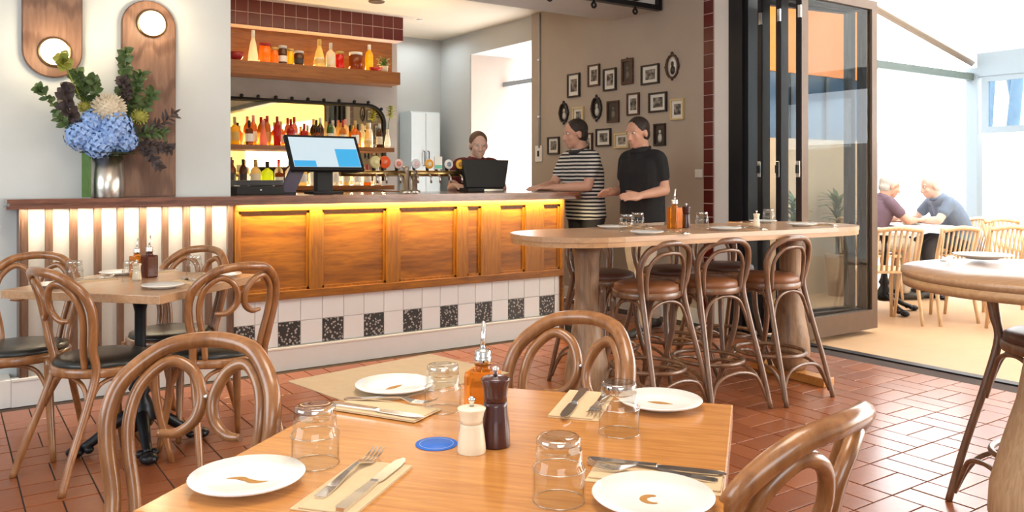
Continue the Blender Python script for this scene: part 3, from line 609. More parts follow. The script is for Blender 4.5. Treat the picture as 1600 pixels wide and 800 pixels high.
bm = NB(); box(bm, -0.06, 0.06, 0.0, 0.07, 0.0, 0.30, 0.01); box(bm, -0.11, 0.11, -0.07, 0.12, 0, 0.018, 0.005); obj('stand', bm, BLACKP, pm)
dt = thing('cash_drawer', 'black cash drawer on the counter at the left edge of the bar opening', 'cash drawer', (1.74, 5.60, ZC)); obj('drawer_case', bx(-0.16, 0.16, -0.14, 0.14, 0, 0.055, bev=0.004), BLACKP, dt); obj('drawer_lid', bx(-0.155, 0.155, -0.135, 0.135, 0.058, 0.095, bev=0.006), mat('satin_black', (0.02, 0.02, 0.024), 0.3), dt); obj('lock', ball(NB(), (0, -0.142, 0.03), 0.008), CHROME, dt)
cd = thing('customer_display', 'dark purple slanted display panel between the cash drawer and the till monitor', 'display', (1.95, 5.56, ZC))
bm = NB(); box(bm, -0.05, 0.05, -0.012, 0.012, 0, 0.19, 0.004); bmesh.ops.rotate(bm, verts=bm.verts, cent=(0, 0, 0), matrix=Matrix.Rotation(D(24), 3, 'Y')); obj('display_panel', bm, mat('dark_purple_gloss', (0.045, 0.03, 0.075), 0.2), cd); obj('display_foot', bx(-0.06, 0.05, -0.05, 0.05, 0, 0.012), BLACKP, cd)
pt = thing('pos_terminal', 'black till terminal seen from behind in front of the bartender', 'monitor', (3.61, 5.62, ZC))
bm = NB(); prism(bm, [(-0.185, 0.0), (0.175, 0.0), (0.245, 0.225), (-0.205, 0.225)], -0.02, 0.03); bmesh.ops.rotate(bm, verts=bm.verts, cent=(0, 0, 0), matrix=Matrix.Rotation(D(90), 3, 'X')); bmesh.ops.rotate(bm, verts=bm.verts, cent=(0, 0, 0), matrix=Matrix.Rotation(D(-12), 3, 'X')); bmesh.ops.translate(bm, verts=bm.verts, vec=(0, 0, 0.03)); obj('terminal_housing', bm, BLACKP, pt)
obj('terminal_base', bx(-0.17, 0.17, -0.02, 0.12, 0, 0.03, bev=0.005), BLACKP, pt); obj('base_strip', bx(-0.02, 0.16, -0.026, -0.02, 0.006, 0.018), STEEL, pt)
bf = thing('beer_font', 'horizontal brass beer font on steel columns with a row of round tap badges', 'beer tap', (2.93, 5.68, ZC))
bm = NB(); tube(bm, [(-0.54, 0, 0.145), (-0.01, 0, 0.145)], 0.024, 14); obj('font_pipe', bm, BRASS, bf)
bm = NB(); tube(bm, [(0.03, 0, 0.145), (0.53, 0, 0.145)], 0.024, 14); obj('font_pipe', bm, BRASS, bf)
bm = NB(); lathe(bm, [(0.05, 0), (0.05, 0.012), (0.028, 0.02), (0.028, 0.19), (0.02, 0.2), (0, 0.2)], 20); obj('font_column', bm, STEEL, bf)
bm = NB(); lathe(bm, [(0.05, 0), (0.05, 0.012), (0.028, 0.02), (0.028, 0.17), (0, 0.175)], 20, cx=0.07); obj('font_column', bm, STEEL, bf)
BC = [('yellow', (0.70, 0.62, 0.30), 2.66), ('orange red', (0.80, 0.10, 0.02), 2.735), ('pale pink', (0.75, 0.55, 0.50), 2.85), ('white', (0.75, 0.72, 0.74), 3.0), ('orange', (0.80, 0.38, 0.05), 3.115), ('white and green', (0.75, 0.76, 0.72), 3.195), ('white', (0.80, 0.80, 0.78), 3.29), ('gold', (0.80, 0.45, 0.04), 3.395)]
for k, (nm, cc, x) in enumerate(BC):
    big = 1.25 if k in (0, 1) else 1.0
    bm = NB()
    if k == 5: box(bm, -0.034, 0.034, -0.008, 0.008, 0.0, 0.10, 0.004)
    else: lathe(bm, [(0, -0.008), (0.036*big, -0.008), (0.038*big, 0), (0.036*big, 0.008), (0, 0.008)], 20); bmesh.ops.rotate(bm, verts=bm.verts, cent=(0, 0, 0), matrix=Matrix.Rotation(D(90), 3, 'X')); bmesh.ops.translate(bm, verts=bm.verts, vec=(0, 0, 0.04*big))
    t = obj('tap_badge', bm, mat('badge_%d' % k, cc, 0.4, var=0.05), bf, (x-2.93, -0.03, 0.178)); t['label'] = nm+' tap badge'
    bm = NB()
    if k == 5: box(bm, -0.03, 0.03, -0.0105, -0.008, 0.006, 0.032)
    else: lathe(bm, [(0, 0.008), (0.020, 0.008), (0.018, 0.011), (0, 0.011)], 16); bmesh.ops.rotate(bm, verts=bm.verts, cent=(0, 0, 0), matrix=Matrix.Rotation(D(90), 3, 'X')); bmesh.ops.translate(bm, verts=bm.verts, vec=(0, 0, 0.04*big))
    obj('badge_centre', bm, mat('badge_centre_%d' % k, [(0.75, 0.7, 0.4), (0.75, 0.2, 0.1), (0.6, 0.2, 0.15), (0.7, 0.5, 0.5), (0.75, 0.6, 0.4), (0.10, 0.50, 0.32), (0.25, 0.30, 0.36), (0.35, 0.15, 0.03)][k], 0.4, var=0), t)
    bm = NB(); tube(bm, [(x-2.93, 0.0, 0.165), (x-2.93, 0.012, 0.21)], 0.012, 8); obj('tap_handle', bm, BLACKP, bf)
    bm = NB(); tube(bm, [(x-2.93, -0.02, 0.14), (x-2.93, -0.06, 0.12), (x-2.93, -0.065, 0.07)], 0.008, 8); obj('tap_spout', bm, STEEL, bf)

# ------------------------------------------------------------------ flowers
V = thing('flower_vase', 'brushed metal cylinder vase on the left end of the bar counter', 'vase', (0.768, 5.135, ZC))
obj('vase_wall', lathe(NB(), [(0, 0), (0.082, 0), (0.084, 0.004), (0.084, 0.235), (0.079, 0.235), (0.079, 0.02), (0, 0.02)], 40), STEEL, V)
FL = thing('flower_bouquet', 'bouquet of blue hydrangeas, a cream bloom, green pods and dark foliage in the metal vase', 'flowers', (0.768, 5.135, ZC))
BLUE = varied('blue_hydrangea_petal', (0.14, 0.27, 0.62), (0.40, 0.57, 0.86), 0.6, 0.05, 40)
CREAM = varied('cream_petal', (0.62, 0.52, 0.38), (0.80, 0.72, 0.58), 0.6, 0.05, 40)
OLIVE = mat('olive_pod', (0.33, 0.32, 0.06), 0.7, var=0.3, scale=60, bump=0.3)
DKL = varied('dark_green_leaf', (0.035, 0.065, 0.02), (0.11, 0.18, 0.05), 0.5, 0.05, 20); PUR = varied('dark_plum_leaf', (0.03, 0.02, 0.025), (0.09, 0.06, 0.05), 0.6, 0.05, 20); YEL = varied('yellow_green_leaf_tip', (0.16, 0.20, 0.03), (0.40, 0.38, 0.06), 0.5, 0.05, 20)
def F(x, y, z): return (x-0.768, y-5.135, z-ZC)
def head(name, c, r, m, n, ps, spike=False):
    bm = NB(); c = Vector(c)
    ball(bm, c, r*0.8, 12, 8)
    for k in range(n):
        z = 1-2*(k+0.5)/n; a = k*2.39996; q = math.sqrt(1-z*z); d = Vector((q*math.cos(a), q*math.sin(a), z))
        rr = r*random.uniform(0.88, 1.08); p = c+d*rr; s = d.cross(Vector((0.3, 0.2, 1))).normalized(); t = d.cross(s)
        ang = random.uniform(0, 1.5)
        if spike: leaf_bm(bm, c+d*r*0.75, d, r*0.5, r*0.22, s); continue
        for j in range(4):
            e = s*math.cos(ang+j*PI/2)+t*math.sin(ang+j*PI/2); g = s*math.cos(ang+j*PI/2+PI/4)+t*math.sin(ang+j*PI/2+PI/4); g2 = s*math.cos(ang+j*PI/2-PI/4)+t*math.sin(ang+j*PI/2-PI/4)
            vs = [bm.verts.new(p), bm.verts.new(p+g2*ps*0.6+d*ps*0.15), bm.verts.new(p+e*ps+d*ps*0.25), bm.verts.new(p+g*ps*0.6+d*ps*0.15)]; bm.faces.new(vs)
    return obj(name, bm, m, FL)
for c, r in (((0.63, 5.10, 1.450), 0.078), ((0.712, 5.075, 1.405), 0.075), ((0.80, 5.07, 1.505), 0.085), ((0.845, 5.10, 1.430), 0.07), ((0.69, 5.10, 1.530), 0.065), ((0.762, 5.06, 1.440), 0.06)):
    head('hydrangea', F(*c), r, BLUE, 95, 0.021)
head('cream_bloom', F(0.765, 5.07, 1.60), 0.078, CREAM, 130, 0.02, True)
head('green_pod', F(0.925, 5.08, 1.565), 0.042, OLIVE, 60, 0.01, True); head('green_pod', F(0.65, 5.10, 1.61), 0.035, OLIVE, 60, 0.01, True)
def branch(name, pts, m, n, L, W, spread=1.0, t0=0.35):
    P = spline([F(*p) for p in pts], 8); bm = NB(); tube(bm, P, [0.005, 0.002], 6)
    for k in range(n):
        t = t0+(1-t0)*k/max(1, n-1); i = min(len(P)-2, int(t*(len(P)-1))); b = P[i]; ax = (P[i+1]-P[i]).normalized(); a = k*2.4
        s = ax.cross(Vector((0, 1, 0.2))).normalized(); u = ax.cross(s); d = ax*0.6+(s*math.cos(a)+u*math.sin(a))*spread
        leaf_bm(bm, b, d, L*random.uniform(0.75, 1.15), W, (random.uniform(-.5, .5), -1, random.uniform(0, .6)))
    return obj(name, bm, m, FL)
vb = (0.768, 5.135, 1.30)
branch('dark_branch', [vb, (0.62, 5.10, 1.50), (0.55, 5.07, 1.62), (0.555, 5.06, 1.72)], PUR, 34, 0.055, 0.045)
branch('dark_branch', [vb, (0.60, 5.10, 1.46), (0.50, 5.07, 1.56)], DKL, 26, 0.05, 0.022)
branch('leafy_branch', [vb, (0.60, 5.12, 1.48), (0.46, 5.09, 1.66), (0.42, 5.08, 1.70)], DKL, 30, 0.045, 0.03)
branch('leafy_branch', [vb, (0.68, 5.12, 1.60), (0.63, 5.10, 1.72), (0.60, 5.08, 1.80)], DKL, 28, 0.055, 0.045)
branch('leafy_branch', [vb, (0.64, 5.10, 1.62), (0.57, 5.07, 1.78), (0.525, 5.06, 1.88)], YEL, 18, 0.05, 0.045, t0=0.75)
branch('leafy_branch', [vb, (0.70, 5.11, 1.58), (0.70, 5.08, 1.72), (0.67, 5.08, 1.77)], DKL, 24, 0.05, 0.04)
branch('leafy_branch', [vb, (0.83, 5.12, 1.60), (0.85, 5.10, 1.78), (0.855, 5.10, 1.95)], DKL, 46, 0.055, 0.042)
branch('leafy_branch', [vb, (0.86, 5.12, 1.55), (0.90, 5.10, 1.70), (0.93, 5.09, 1.82)], DKL, 46, 0.06, 0.030)
branch('leafy_branch', [vb, (0.88, 5.12, 1.50), (0.95, 5.10, 1.62), (1.00, 5.09, 1.72)], DKL, 40, 0.06, 0.03)
branch('dark_branch', [vb, (0.83, 5.12, 1.58), (0.86, 5.08, 1.70), (0.83, 5.08, 1.78)], PUR, 40, 0.05, 0.03)
branch('dark_branch', [vb, (0.92, 5.10, 1.46), (1.03, 5.08, 1.52), (1.12, 5.08, 1.60)], PUR, 34, 0.06, 0.016)
branch('dark_branch', [vb, (0.92, 5.10, 1.40), (1.02, 5.08, 1.40), (1.10, 5.08, 1.38)], PUR, 40, 0.05, 0.022)
branch('dark_branch', [vb, (0.93, 5.10, 1.38), (1.00, 5.08, 1.32), (1.04, 5.08, 1.27)], PUR, 30, 0.045, 0.024)
branch('dark_branch', [vb, (0.90, 5.10, 1.44), (0.98, 5.08, 1.48), (1.06, 5.08, 1.47)], DKL, 40, 0.06, 0.016)
bm = NB()
for a in range(26):
    t = a*0.2417; leaf_bm(bm, F(0.768+0.07*math.cos(t), 5.135+0.07*math.sin(t), 1.345), (math.cos(t), math.sin(t)-0.3, 0.25), 0.075, 0.045)
obj('collar_leaf', bm, DKL, FL, kind='stuff')
bm = NB(); box(bm, -0.005, 0.005, -0.028, 0.028, 0.004, 0.26); bmesh.ops.rotate(bm, verts=bm.verts, cent=(0, 0, 0), matrix=Matrix.Rotation(D(35), 3, 'Z')); bmesh.ops.translate(bm, verts=bm.verts, vec=(-0.112, -0.03, 0)); obj('strap_leaf', bm, LEAFM, FL)

# ------------------------------------------------------------------ picture wall (face X = 5.2, looking along +X; local x runs to the viewer's right = -Y)
FBLACK = mat('black_picture_frame', (0.022, 0.014, 0.012), 0.35); FBROWN = mat('dark_brown_frame', (0.075, 0.032, 0.02), 0.4); FGOLD = mat('pale_gilt_frame', (0.60, 0.48, 0.25), 0.4, 0.3); FRED = mat('reddish_brown_frame', (0.20, 0.07, 0.05), 0.4)
MATB = mat('cream_mount', (0.74, 0.70, 0.63), 0.8, var=0.03)
DARKP = mat('dark_print', (0.045, 0.035, 0.03), 0.4, var=0.5, scale=30); PALEP = mat('pale_figure', (0.55, 0.52, 0.47), 0.5, var=0.2, scale=40)
PIC = [  # y, z, w, h, kind, frame, what sets it apart
 (6.439, 2.138, .193, .237, 'r', FBLACK, 'black framed photo with wide cream mount, upper left end of the picture wall'),
 (6.129, 2.206, .172, .211, 'r', FBROWN, 'narrow brown framed photo with cream mount, second from left in the top row'),
 (5.897, 2.143, .181, .212, 'r', FBLACK, 'black framed photo between the narrow brown frame and the carved crest frame'),
 (5.653, 2.193, .150, .225, 'o', FBROWN, 'dark carved frame with a small crest on top, no mount'),
 (5.357, 2.136, .226, .177, 'r', FBLACK, 'wide black framed landscape photo in the top row'),
 (5.087, 2.177, .160, .225, 'oval', FBROWN, 'ornate oval frame with a pale silhouette, far right of the top row'),
 (6.599, 1.873, .150, .22, 'oval', FBLACK, 'dark oval frame just above the head of the man in stripes'),
 (6.364, 1.826, .170, .180, 'r', FGOLD, 'small gilt framed photo right of the man in stripes'),
 (6.091, 1.884, .155, .24, 'oval', FBLACK, 'black pointed oval frame with white flowers in the middle row'),
 (5.851, 1.837, .165, .205, 'd', FBROWN, 'brown frame with a dark unmounted portrait in the middle row'),
 (5.576, 1.887, .162, .205, 'r', FBROWN, 'dark brown framed portrait with white mount in the middle row'),
 (5.261, 1.881, .221, .175, 'r', FBLACK, 'wide black framed group photo in the middle row'),
 (5.026, 1.803, .158, .182, 'r', FGOLD, 'gilt framed photo at the right end of the middle row'),
 (6.770, 1.547, .195, .179, 'r', FBLACK, 'black framed photo partly behind the face of the man in stripes'),
 (6.240, 1.552, .186, .201, 'r', FBROWN, 'brown framed photo behind the shoulder of the man in stripes'),
 (5.988, 1.599, .215, .171, 'r', FBLACK, 'black framed photo at the left of the bottom row beside the striped shoulder'),
 (5.731, 1.559, .195, .140, 'r', FGOLD, 'low gilt framed photo in the bottom row left of the person in black'),
 (5.496, 1.629, .160, .191, 'r', FRED, 'reddish framed photo in the bottom row behind the person in black'),
 (5.237, 1.594, .142, .197, 'd', FBLACK, 'dark frame with a pale figure at the right end of the bottom row')]
def ellipse_ring(bm, a0, b0, a1, b1, z0, z1, n=28, wob=0.0):
    R_ = []
    for k in range(n):
        t = 2*PI*k/n; q = 1+wob*(1 if k % 2 else 0)
        R_.append([bm.verts.new((a0*math.cos(t), b0*math.sin(t), z0)), bm.verts.new((a1*q*math.cos(t), b1*q*math.sin(t), z0)), bm.verts.new((a1*q*0.97*math.cos(t), b1*q*0.97*math.sin(t), z1)), bm.verts.new((a0*1.05*math.cos(t), b0*1.05*math.sin(t), z1*0.8))])
    for k in range(n):
        a, b = R_[k], R_[(k+1) % n]
        for i in range(4): bm.faces.new((a[i], b[i], b[(i+1) % 4], a[(i+1) % 4]))
def stand_up(bm):   # local x right, y up, z out  ->  on the wall facing -X
    M_ = Matrix(((0, 0, -1), (-1, 0, 0), (0, 1, 0))); bmesh.ops.transform(bm, matrix=M_.to_4x4(), verts=bm.verts); return bm
for y, z, wd, h, kd, fm, lab in PIC:
    p = thing('picture_frame', lab, 'picture', (5.2, y, z), 0, 'framed pictures on the taupe wall'); a, b = wd/2, h/2
    if kd == 'oval':
        bm = NB(); ellipse_ring(bm, a*0.70, b*0.76, a*0.95, b*0.92, 0, 0.022, 28, 0.05)
        for sx_, sy_, rr in ((0, b*0.98, 0.016), (0, -b*0.96, 0.013), (a*0.97, 0, 0.011), (-a*0.97, 0, 0.011)): ball(bm, (sx_, sy_, 0.012), (rr, rr*1.2, 0.012), 10, 6)
        obj('frame', stand_up(bm), fm, p)
        bm = NB(); lathe(bm, [(0, 0.006), (1, 0.006), (1, 0.002), (0, 0.002)], 28, sx=a*0.72, sy=b*0.78)
        pale = 'pale' in lab; pr = obj('print', stand_up(bm), MATB if pale else DARKP, p)
        bm = NB(); lathe(bm, [(0, 0.009), (1, 0.009), (1, 0.006), (0, 0.006)], 14, cx=0, cy=b*0.2, sx=a*0.22, sy=b*0.2); lathe(bm, [(0, 0.0092), (1, 0.0092), (1, 0.006), (0, 0.006)], 14, cx=0.004, cy=-b*0.28, sx=a*0.36, sy=b*0.34)
        obj('figure', stand_up(bm), DARKP if pale else PALEP, pr)
    else:
        f = 0.016 if kd != 'o' else 0.020
        bm = NB(); box(bm, -a, a, b-f, b, 0, 0.022, 0.002); box(bm, -a, a, -b, -b+f, 0, 0.022, 0.002); box(bm, -a, -a+f, -b+f, b-f, 0, 0.022, 0.002); box(bm, a-f, a, -b+f, b-f, 0, 0.022, 0.002)
        if kd == 'o':
            for k in range(-3, 4): ball(bm, (k*a/3.2, b, 0.012), (0.012, 0.010+0.010*(k == 0), 0.010), 8, 6); ball(bm, (k*a/3.2, -b, 0.012), (0.011, 0.008, 0.010), 8, 6)
            for k in range(-3, 4): ball(bm, (a, k*b/3.4, 0.012), (0.008, 0.012, 0.010), 8, 6); ball(bm, (-a, k*b/3.4, 0.012), (0.008, 0.012, 0.010), 8, 6)
        obj('frame', stand_up(bm), fm, p)
        if kd == 'r':
            obj('mount', stand_up(bx(-a+f, a-f, -b+f, b-f, 0.002, 0.008)), MATB, p)
            q = 0.62; obj('print', stand_up(bx(-(a-f)*q, (a-f)*q, -(b-f)*q, (b-f)*q, 0.008, 0.0095)), PHOTO, p)
        else:
            pr = obj('print', stand_up(bx(-a+f, a-f, -b+f, b-f, 0.002, 0.008)), DARKP, p)
            bm = NB(); lathe(bm, [(0, 0.0095), (1, 0.0095), (1, 0.008), (0, 0.008)], 14, cy=b*0.28, sx=a*0.2, sy=b*0.17); lathe(bm, [(0, 0.0097), (1, 0.0097), (1, 0.008), (0, 0.008)], 14, cy=-b*0.28, sx=a*0.34, sy=b*0.4); obj('figure', stand_up(bm), PALEP if 'pale' in lab else mat('dim_figure', (0.16, 0.13, 0.11), 0.5, var=0.3), pr)

# ------------------------------------------------------------------ bentwood chairs (local: faces +y, floor z = 0)
def chair_y(s, z): return -0.172+2.0*s*s-0.22*max(0, z-0.44)
def zc(z): return 0.44+(z-0.44)*0.925 if z > 0.44 else z
def hoop3(pts): return [(s, chair_y(s, z), zc(z)) for s, z in pts]
def chair_mesh_hoop(bm):
    left = [(-0.158, 0.44), (-0.166, 0.54), (-0.187, 0.65), (-0.192, 0.73), (-0.174, 0.80), (-0.112, 0.862), (-0.038, 0.880)]
    up = hoop3(left)+hoop3([(-s, z) for s, z in left[::-1]])
    lo = [(-0.190, -0.275, 0.0), (-0.180, -0.235, 0.12), (-0.165, -0.165, 0.30)]
    tube(bm, spline(lo+up+[(-x, y, z) for x, y, z in lo[::-1]], 6), [0.014, 0.017, 0.0185, 0.0185, 0.0185, 0.017, 0.014], 12)
def chair_mesh_curl(s):
    def f(bm):
        p = [(-0.116, 0.455), (-0.128, 0.54), (-0.149, 0.64), (-0.155, 0.715), (-0.141, 0.785), (-0.096, 0.832), (-0.045, 0.812), (-0.016, 0.755), (-0.022, 0.70), (-0.058, 0.668), (-0.100, 0.668)]
        tube(bm, [(s*x, y, z) for x, y, z in spline([(x, chair_y(x, z)+0.004, zc(z)) for x, z in p], 6)], [0.0135]*8+[0.012, 0.008], 10)
    return f
def leg_mesh(s, y0, y1, z, x0=0.150, x1=0.185, r0=0.019, r1=0.0125):
    return lambda bm: tube(bm, spline([(s*x0, y0, z), (s*(x0+0.006), y0+0.01, z*0.6), (s*x1, y1, 0)], 5), [r0, r0*0.95, r1], 10)
def arch(bm, a, b, zlo, zhi, r=0.009, inset=0.0):
    a, b = Vector(a), Vector(b); m_ = (a+b)/2; c = Vector((0, 0, 0))
    pts = [(a.x, a.y, zlo), ]; 
    for t, hh in ((0.06, 0.55), (0.20, 0.88), (0.5, 1.0), (0.80, 0.88), (0.94, 0.55)):
        q = a.lerp(b, t); pts.append((q.x*(1-inset), q.y*(1-inset), zlo+(zhi-zlo)*hh))
    pts.append((b.x, b.y, zlo)); tube(bm, spline(pts, 5), r, 8)
def seat_ring(bm, R_, z0, z1, n=36):
    lathe(bm, [(R_-0.03, z0), (R_-0.004, z0), (R_, z0+0.006), (R_, z1-0.006), (R_-0.006, z1), (R_-0.03, z1), (R_-0.03, z0)], n)
def chair(label, x, y, rz, seat=True):
    c = thing('bentwood_chair', label, 'chair', (x, y, 0), rz, 'bentwood chairs')
    h = obj('back_hoop', cached('back_hoop', chair_mesh_hoop), CHAIR, c)
    for s in (-1, 1):
        cu = obj('back_curl', cached(('back_curl', s), chair_mesh_curl(s)), CHAIR, c)
        obj('leg', cached(('leg', s), leg_mesh(s, 0.135, 0.195, 0.435)), CHAIR, c)
    bm_ = cached('curl_screw', lambda bm: ball(bm, (0, chair_y(0, 0.75)+0.012, zc(0.752)), 0.006, 8, 6)); obj('screw', bm_, CHROME, c)
    obj('seat_frame', cached('seat_frame', lambda bm: seat_ring(bm, 0.203, 0.418, 0.455)), CHAIR, c)
    obj('seat_cushion', cached('seat_cushion', lambda bm: lathe(bm, [(0, 0.44), (0.180, 0.44), (0.192, 0.458), (0.188, 0.472), (0.16, 0.482), (0.08, 0.487), (0, 0.488)], 32)), VINYL, c)
    L = [(-0.157, 0.148), (0.157, 0.148), (0.166, -0.163), (-0.166, -0.163)]
    for k in range(4):
        obj('brace', cached(('brace', k), lambda bm, k=k: arch(bm, L[k]+(0,), L[(k+1) % 4]+(0,), 0.27, 0.41, 0.0095, 0.10)), CHAIR, c)
    return c
def face(fx, fy): return math.atan2(fy, fx)-PI/2
chair('bentwood chair at the left of the nearest table, facing the camera', 0.325, 1.748, face(-0.70, -0.71))
chair('bentwood chair across the nearest table, behind the oil bottle', 1.145, 1.617, face(-0.97, -0.22))
chair('bentwood chair tucked in at the right of the nearest table, back to camera', 1.10, 1.01, face(-0.16, 0.987))
chair('bentwood chair nearest the camera at the square table, its back edge-on', 0.560, 3.837, face(0.93, 0.36))
chair('bentwood chair at the far left of the square table by the slatted bar', 0.285, 4.275, face(-0.345, -0.94))
chair('bentwood chair between the square table and the white slatted panels', 0.92, 4.265, face(-0.757, -0.656))
chair('bentwood chair at the square table, in front of the first orange panel', 1.0, 3.74, face(-0.15, 0.99))

# ------------------------------------------------------------------ bentwood stools
def st_y(s, z): return -0.150+1.2*s*s-0.16*max(0, z-0.62)
def stool(label, x, y, rz, leather=None):
    c = thing('bentwood_stool', label, 'stool', (x, y, 0), rz, 'bentwood stools')
    def hoop(bm):
        left = [(-0.150, 0.62), (-0.166, 0.70), (-0.174, 0.77), (-0.150, 0.84), (-0.085, 0.878), (-0.028, 0.886)]
        up = [(s, st_y(s, z), z) for s, z in left]; up += [(-a, b, c_) for a, b, c_ in up[::-1]]
        lo = [(-0.195, -0.285, 0.0), (-0.182, -0.235, 0.20), (-0.160, -0.165, 0.45)]
        tube(bm, spline(lo+up+[(-a, b, c_) for a, b, c_ in lo[::-1]], 6), [0.013, 0.0165, 0.0165, 0.0165, 0.0165, 0.013], 10)
    obj('back_hoop', cached('stool_hoop', hoop), STOOLW, c)
    def inner(bm):
        left = [(-0.120, 0.60), (-0.130, 0.70), (-0.122, 0.77), (-0.078, 0.822), (-0.022, 0.834)]
        up = [(s, st_y(s, z)+0.006, z) for s, z in left]; tube(bm, spline(up+[(-a, b, c_) for a, b, c_ in up[::-1]], 6), 0.0105, 10)
    obj('inner_hoop', cached('stool_inner', inner), STOOLW, c)
    for s in (-1, 1): obj('leg', cached(('stool_leg', s), leg_mesh(s, 0.115, 0.225, 0.61, 0.13, 0.185, 0.0175, 0.012)), STOOLW, c)
    obj('seat_frame', cached('stool_seat_frame', lambda bm: seat_ring(bm, 0.178, 0.598, 0.634)), STOOLW, c)
    obj('seat_cushion', cached('stool_cushion', lambda bm: lathe(bm, [(0, 0.62), (0.16, 0.62), (0.172, 0.640), (0.166, 0.662), (0.14, 0.674), (0.07, 0.680), (0, 0.681)], 32)), leather or LEATHER, c)
    obj('foot_ring', cached('stool_ring', lambda bm: tube(bm, [(0.182*math.cos(2*PI*k/36), -0.012+0.200*math.sin(2*PI*k/36), 0.235) for k in range(36)], 0.0115, 8, closed=True)), STOOLW, c)
    top = [(-0.134, 0.125), (0.134, 0.125), (0.160, -0.165), (-0.160, -0.165)]; bot = [(-0.176, 0.21), (0.176, 0.21), (0.190, -0.265), (-0.190, -0.265)]
    for k in range(4):
        obj('upper_brace', cached(('stool_up', k), lambda bm, k=k: arch(bm, top[k]+(0,), top[(k+1) % 4]+(0,), 0.40, 0.588, 0.009, 0.08)), STOOLW, c)
        obj('lower_brace', cached(('stool_lo', k), lambda bm, k=k: arch(bm, bot[k]+(0,), bot[(k+1) % 4]+(0,), 0.035, 0.20, 0.009, 0.06)), STOOLW, c)
    return c
HT_A = D(-5.5)   # the long high table's turn
nx, ny = -math.sin(HT_A), math.cos(HT_A)
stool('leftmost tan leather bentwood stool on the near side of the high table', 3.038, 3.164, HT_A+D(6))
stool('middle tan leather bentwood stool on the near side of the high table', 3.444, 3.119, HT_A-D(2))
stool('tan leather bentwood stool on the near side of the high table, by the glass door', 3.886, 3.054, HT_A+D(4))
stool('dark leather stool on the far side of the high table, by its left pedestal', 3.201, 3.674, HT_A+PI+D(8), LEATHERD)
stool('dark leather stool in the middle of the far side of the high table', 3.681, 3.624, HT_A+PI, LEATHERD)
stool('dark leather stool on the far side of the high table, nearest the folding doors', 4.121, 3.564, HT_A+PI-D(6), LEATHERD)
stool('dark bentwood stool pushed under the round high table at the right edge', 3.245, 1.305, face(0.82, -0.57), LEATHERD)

# ------------------------------------------------------------------ tables
UA = math.atan2(0.631, 0.776)
FT = thing('dining_table', 'square honey oak dining table nearest the camera, set for four', 'table', (0.783, 1.204, 0), UA-PI/2)
obj('table_top', bx(-0.4, 0.4, -0.4, 0.4, 0.712, 0.75, bev=0.003), OAKTOP, FT)
obj('edge_band', bx(-0.396, 0.396, -0.396, 0.396, 0.708, 0.714), OAKEDGE, FT)
def cast_base(t, h, r=0.26):
    obj('column', lathe(NB(), [(0, 0.10), (0.05, 0.10), (0.07, 0.14), (0.055, 0.20), (0.035, 0.24), (0.05, 0.27), (0.032, 0.31), (0.026, 0.36), (0.032, 0.42), (0.024, 0.46), (0.024, h-0.10), (0.04, h-0.03), (0.10, h), (0, h)], 20), BLACKM, t)
    for k in range(4):
        a = k*PI/2+PI/4; c_, s_ = math.cos(a), math.sin(a); bm = NB()
        P = spline([(0.03*c_, 0.03*s_, 0.16), (0.09*c_, 0.09*s_, 0.135), (0.17*c_, 0.17*s_, 0.075), ((r-0.03)*c_, (r-0.03)*s_, 0.036)], 5); tube(bm, P, [0.032, 0.028, 0.022, 0.020], 8)
        ball(bm, (r*c_, r*s_, 0.026), (0.040, 0.040, 0.025), 10, 6); ball(bm, ((r-0.05)*c_+0.028*s_, (r-0.05)*s_-0.028*c_, 0.035), (0.022, 0.022, 0.018), 8, 6); ball(bm, ((r-0.05)*c_-0.028*s_, (r-0.05)*s_+0.028*c_, 0.035), (0.022, 0.022, 0.018), 8, 6)
        obj('foot', bm, BLACKM, t)
cast_base(FT, 0.708)
LT = thing('dining_table', 'square oak table on a black cast base beside the white slatted bar front', 'table', (0.735, 4.02, 0), D(42))
obj('table_top', bx(-0.38, 0.38, -0.38, 0.38, 0.715, 0.75, bev=0.003), HIGHTOP, LT)
cast_base(LT, 0.715)
HT = thing('high_table', 'long high oak table with rounded ends and two flared pedestals', 'table', (3.525, 3.265, 0), HT_A)
def stadium(L, W, n=16, e=2.4):
    p = []
    for k in range(n+1):
        a = -PI/2+PI*k/n; p.append((L/2-W*0.55+W*0.55*math.copysign(abs(math.cos(a))**(2/e), math.cos(a)), W/2*math.copysign(abs(math.sin(a))**(2/e), math.sin(a))))
    return p+[(-x, -y) for x, y in p]
obj('table_top', prism(NB(), stadium(2.29, 0.70), 0.905, 0.930), HIGHTOP, HT); obj('edge_band', prism(NB(), stadium(2.282, 0.692), 0.880, 0.905), HIGHEDGE, HT)
PEDP = [(0, 0.05), (0.085, 0.05), (0.105, 0.09), (0.118, 0.16), (0.112, 0.24), (0.088, 0.36), (0.070, 0.50), (0.062, 0.65), (0.066, 0.80), (0.078, 0.882), (0, 0.882)]
for s in (-1, 1):
    obj('pedestal', lathe(NB(), PEDP, 32, cx=s*0.75), PEDW, HT)
    ft = obj('foot_bar', bx(s*0.75-0.045, s*0.75+0.045, -0.29, 0.29, 0.0, 0.052, bev=0.006), OAKTOP, HT)
RT = thing('round_table', 'round pale oak high table cut by the right edge, on a flared reeded pedestal', 'table', (2.895, 1.165, -0.01))
obj('table_top', lathe(NB(), [(0, 0.905), (0.44, 0.905), (0.45, 0.915), (0.45, 0.925), (0.446, 0.93), (0, 0.93)], 72), HIGHTOP, RT)
obj('edge_band', lathe(NB(), [(0, 0.875), (0.442, 0.875), (0.446, 0.905), (0, 0.905)], 72), HIGHEDGE, RT)
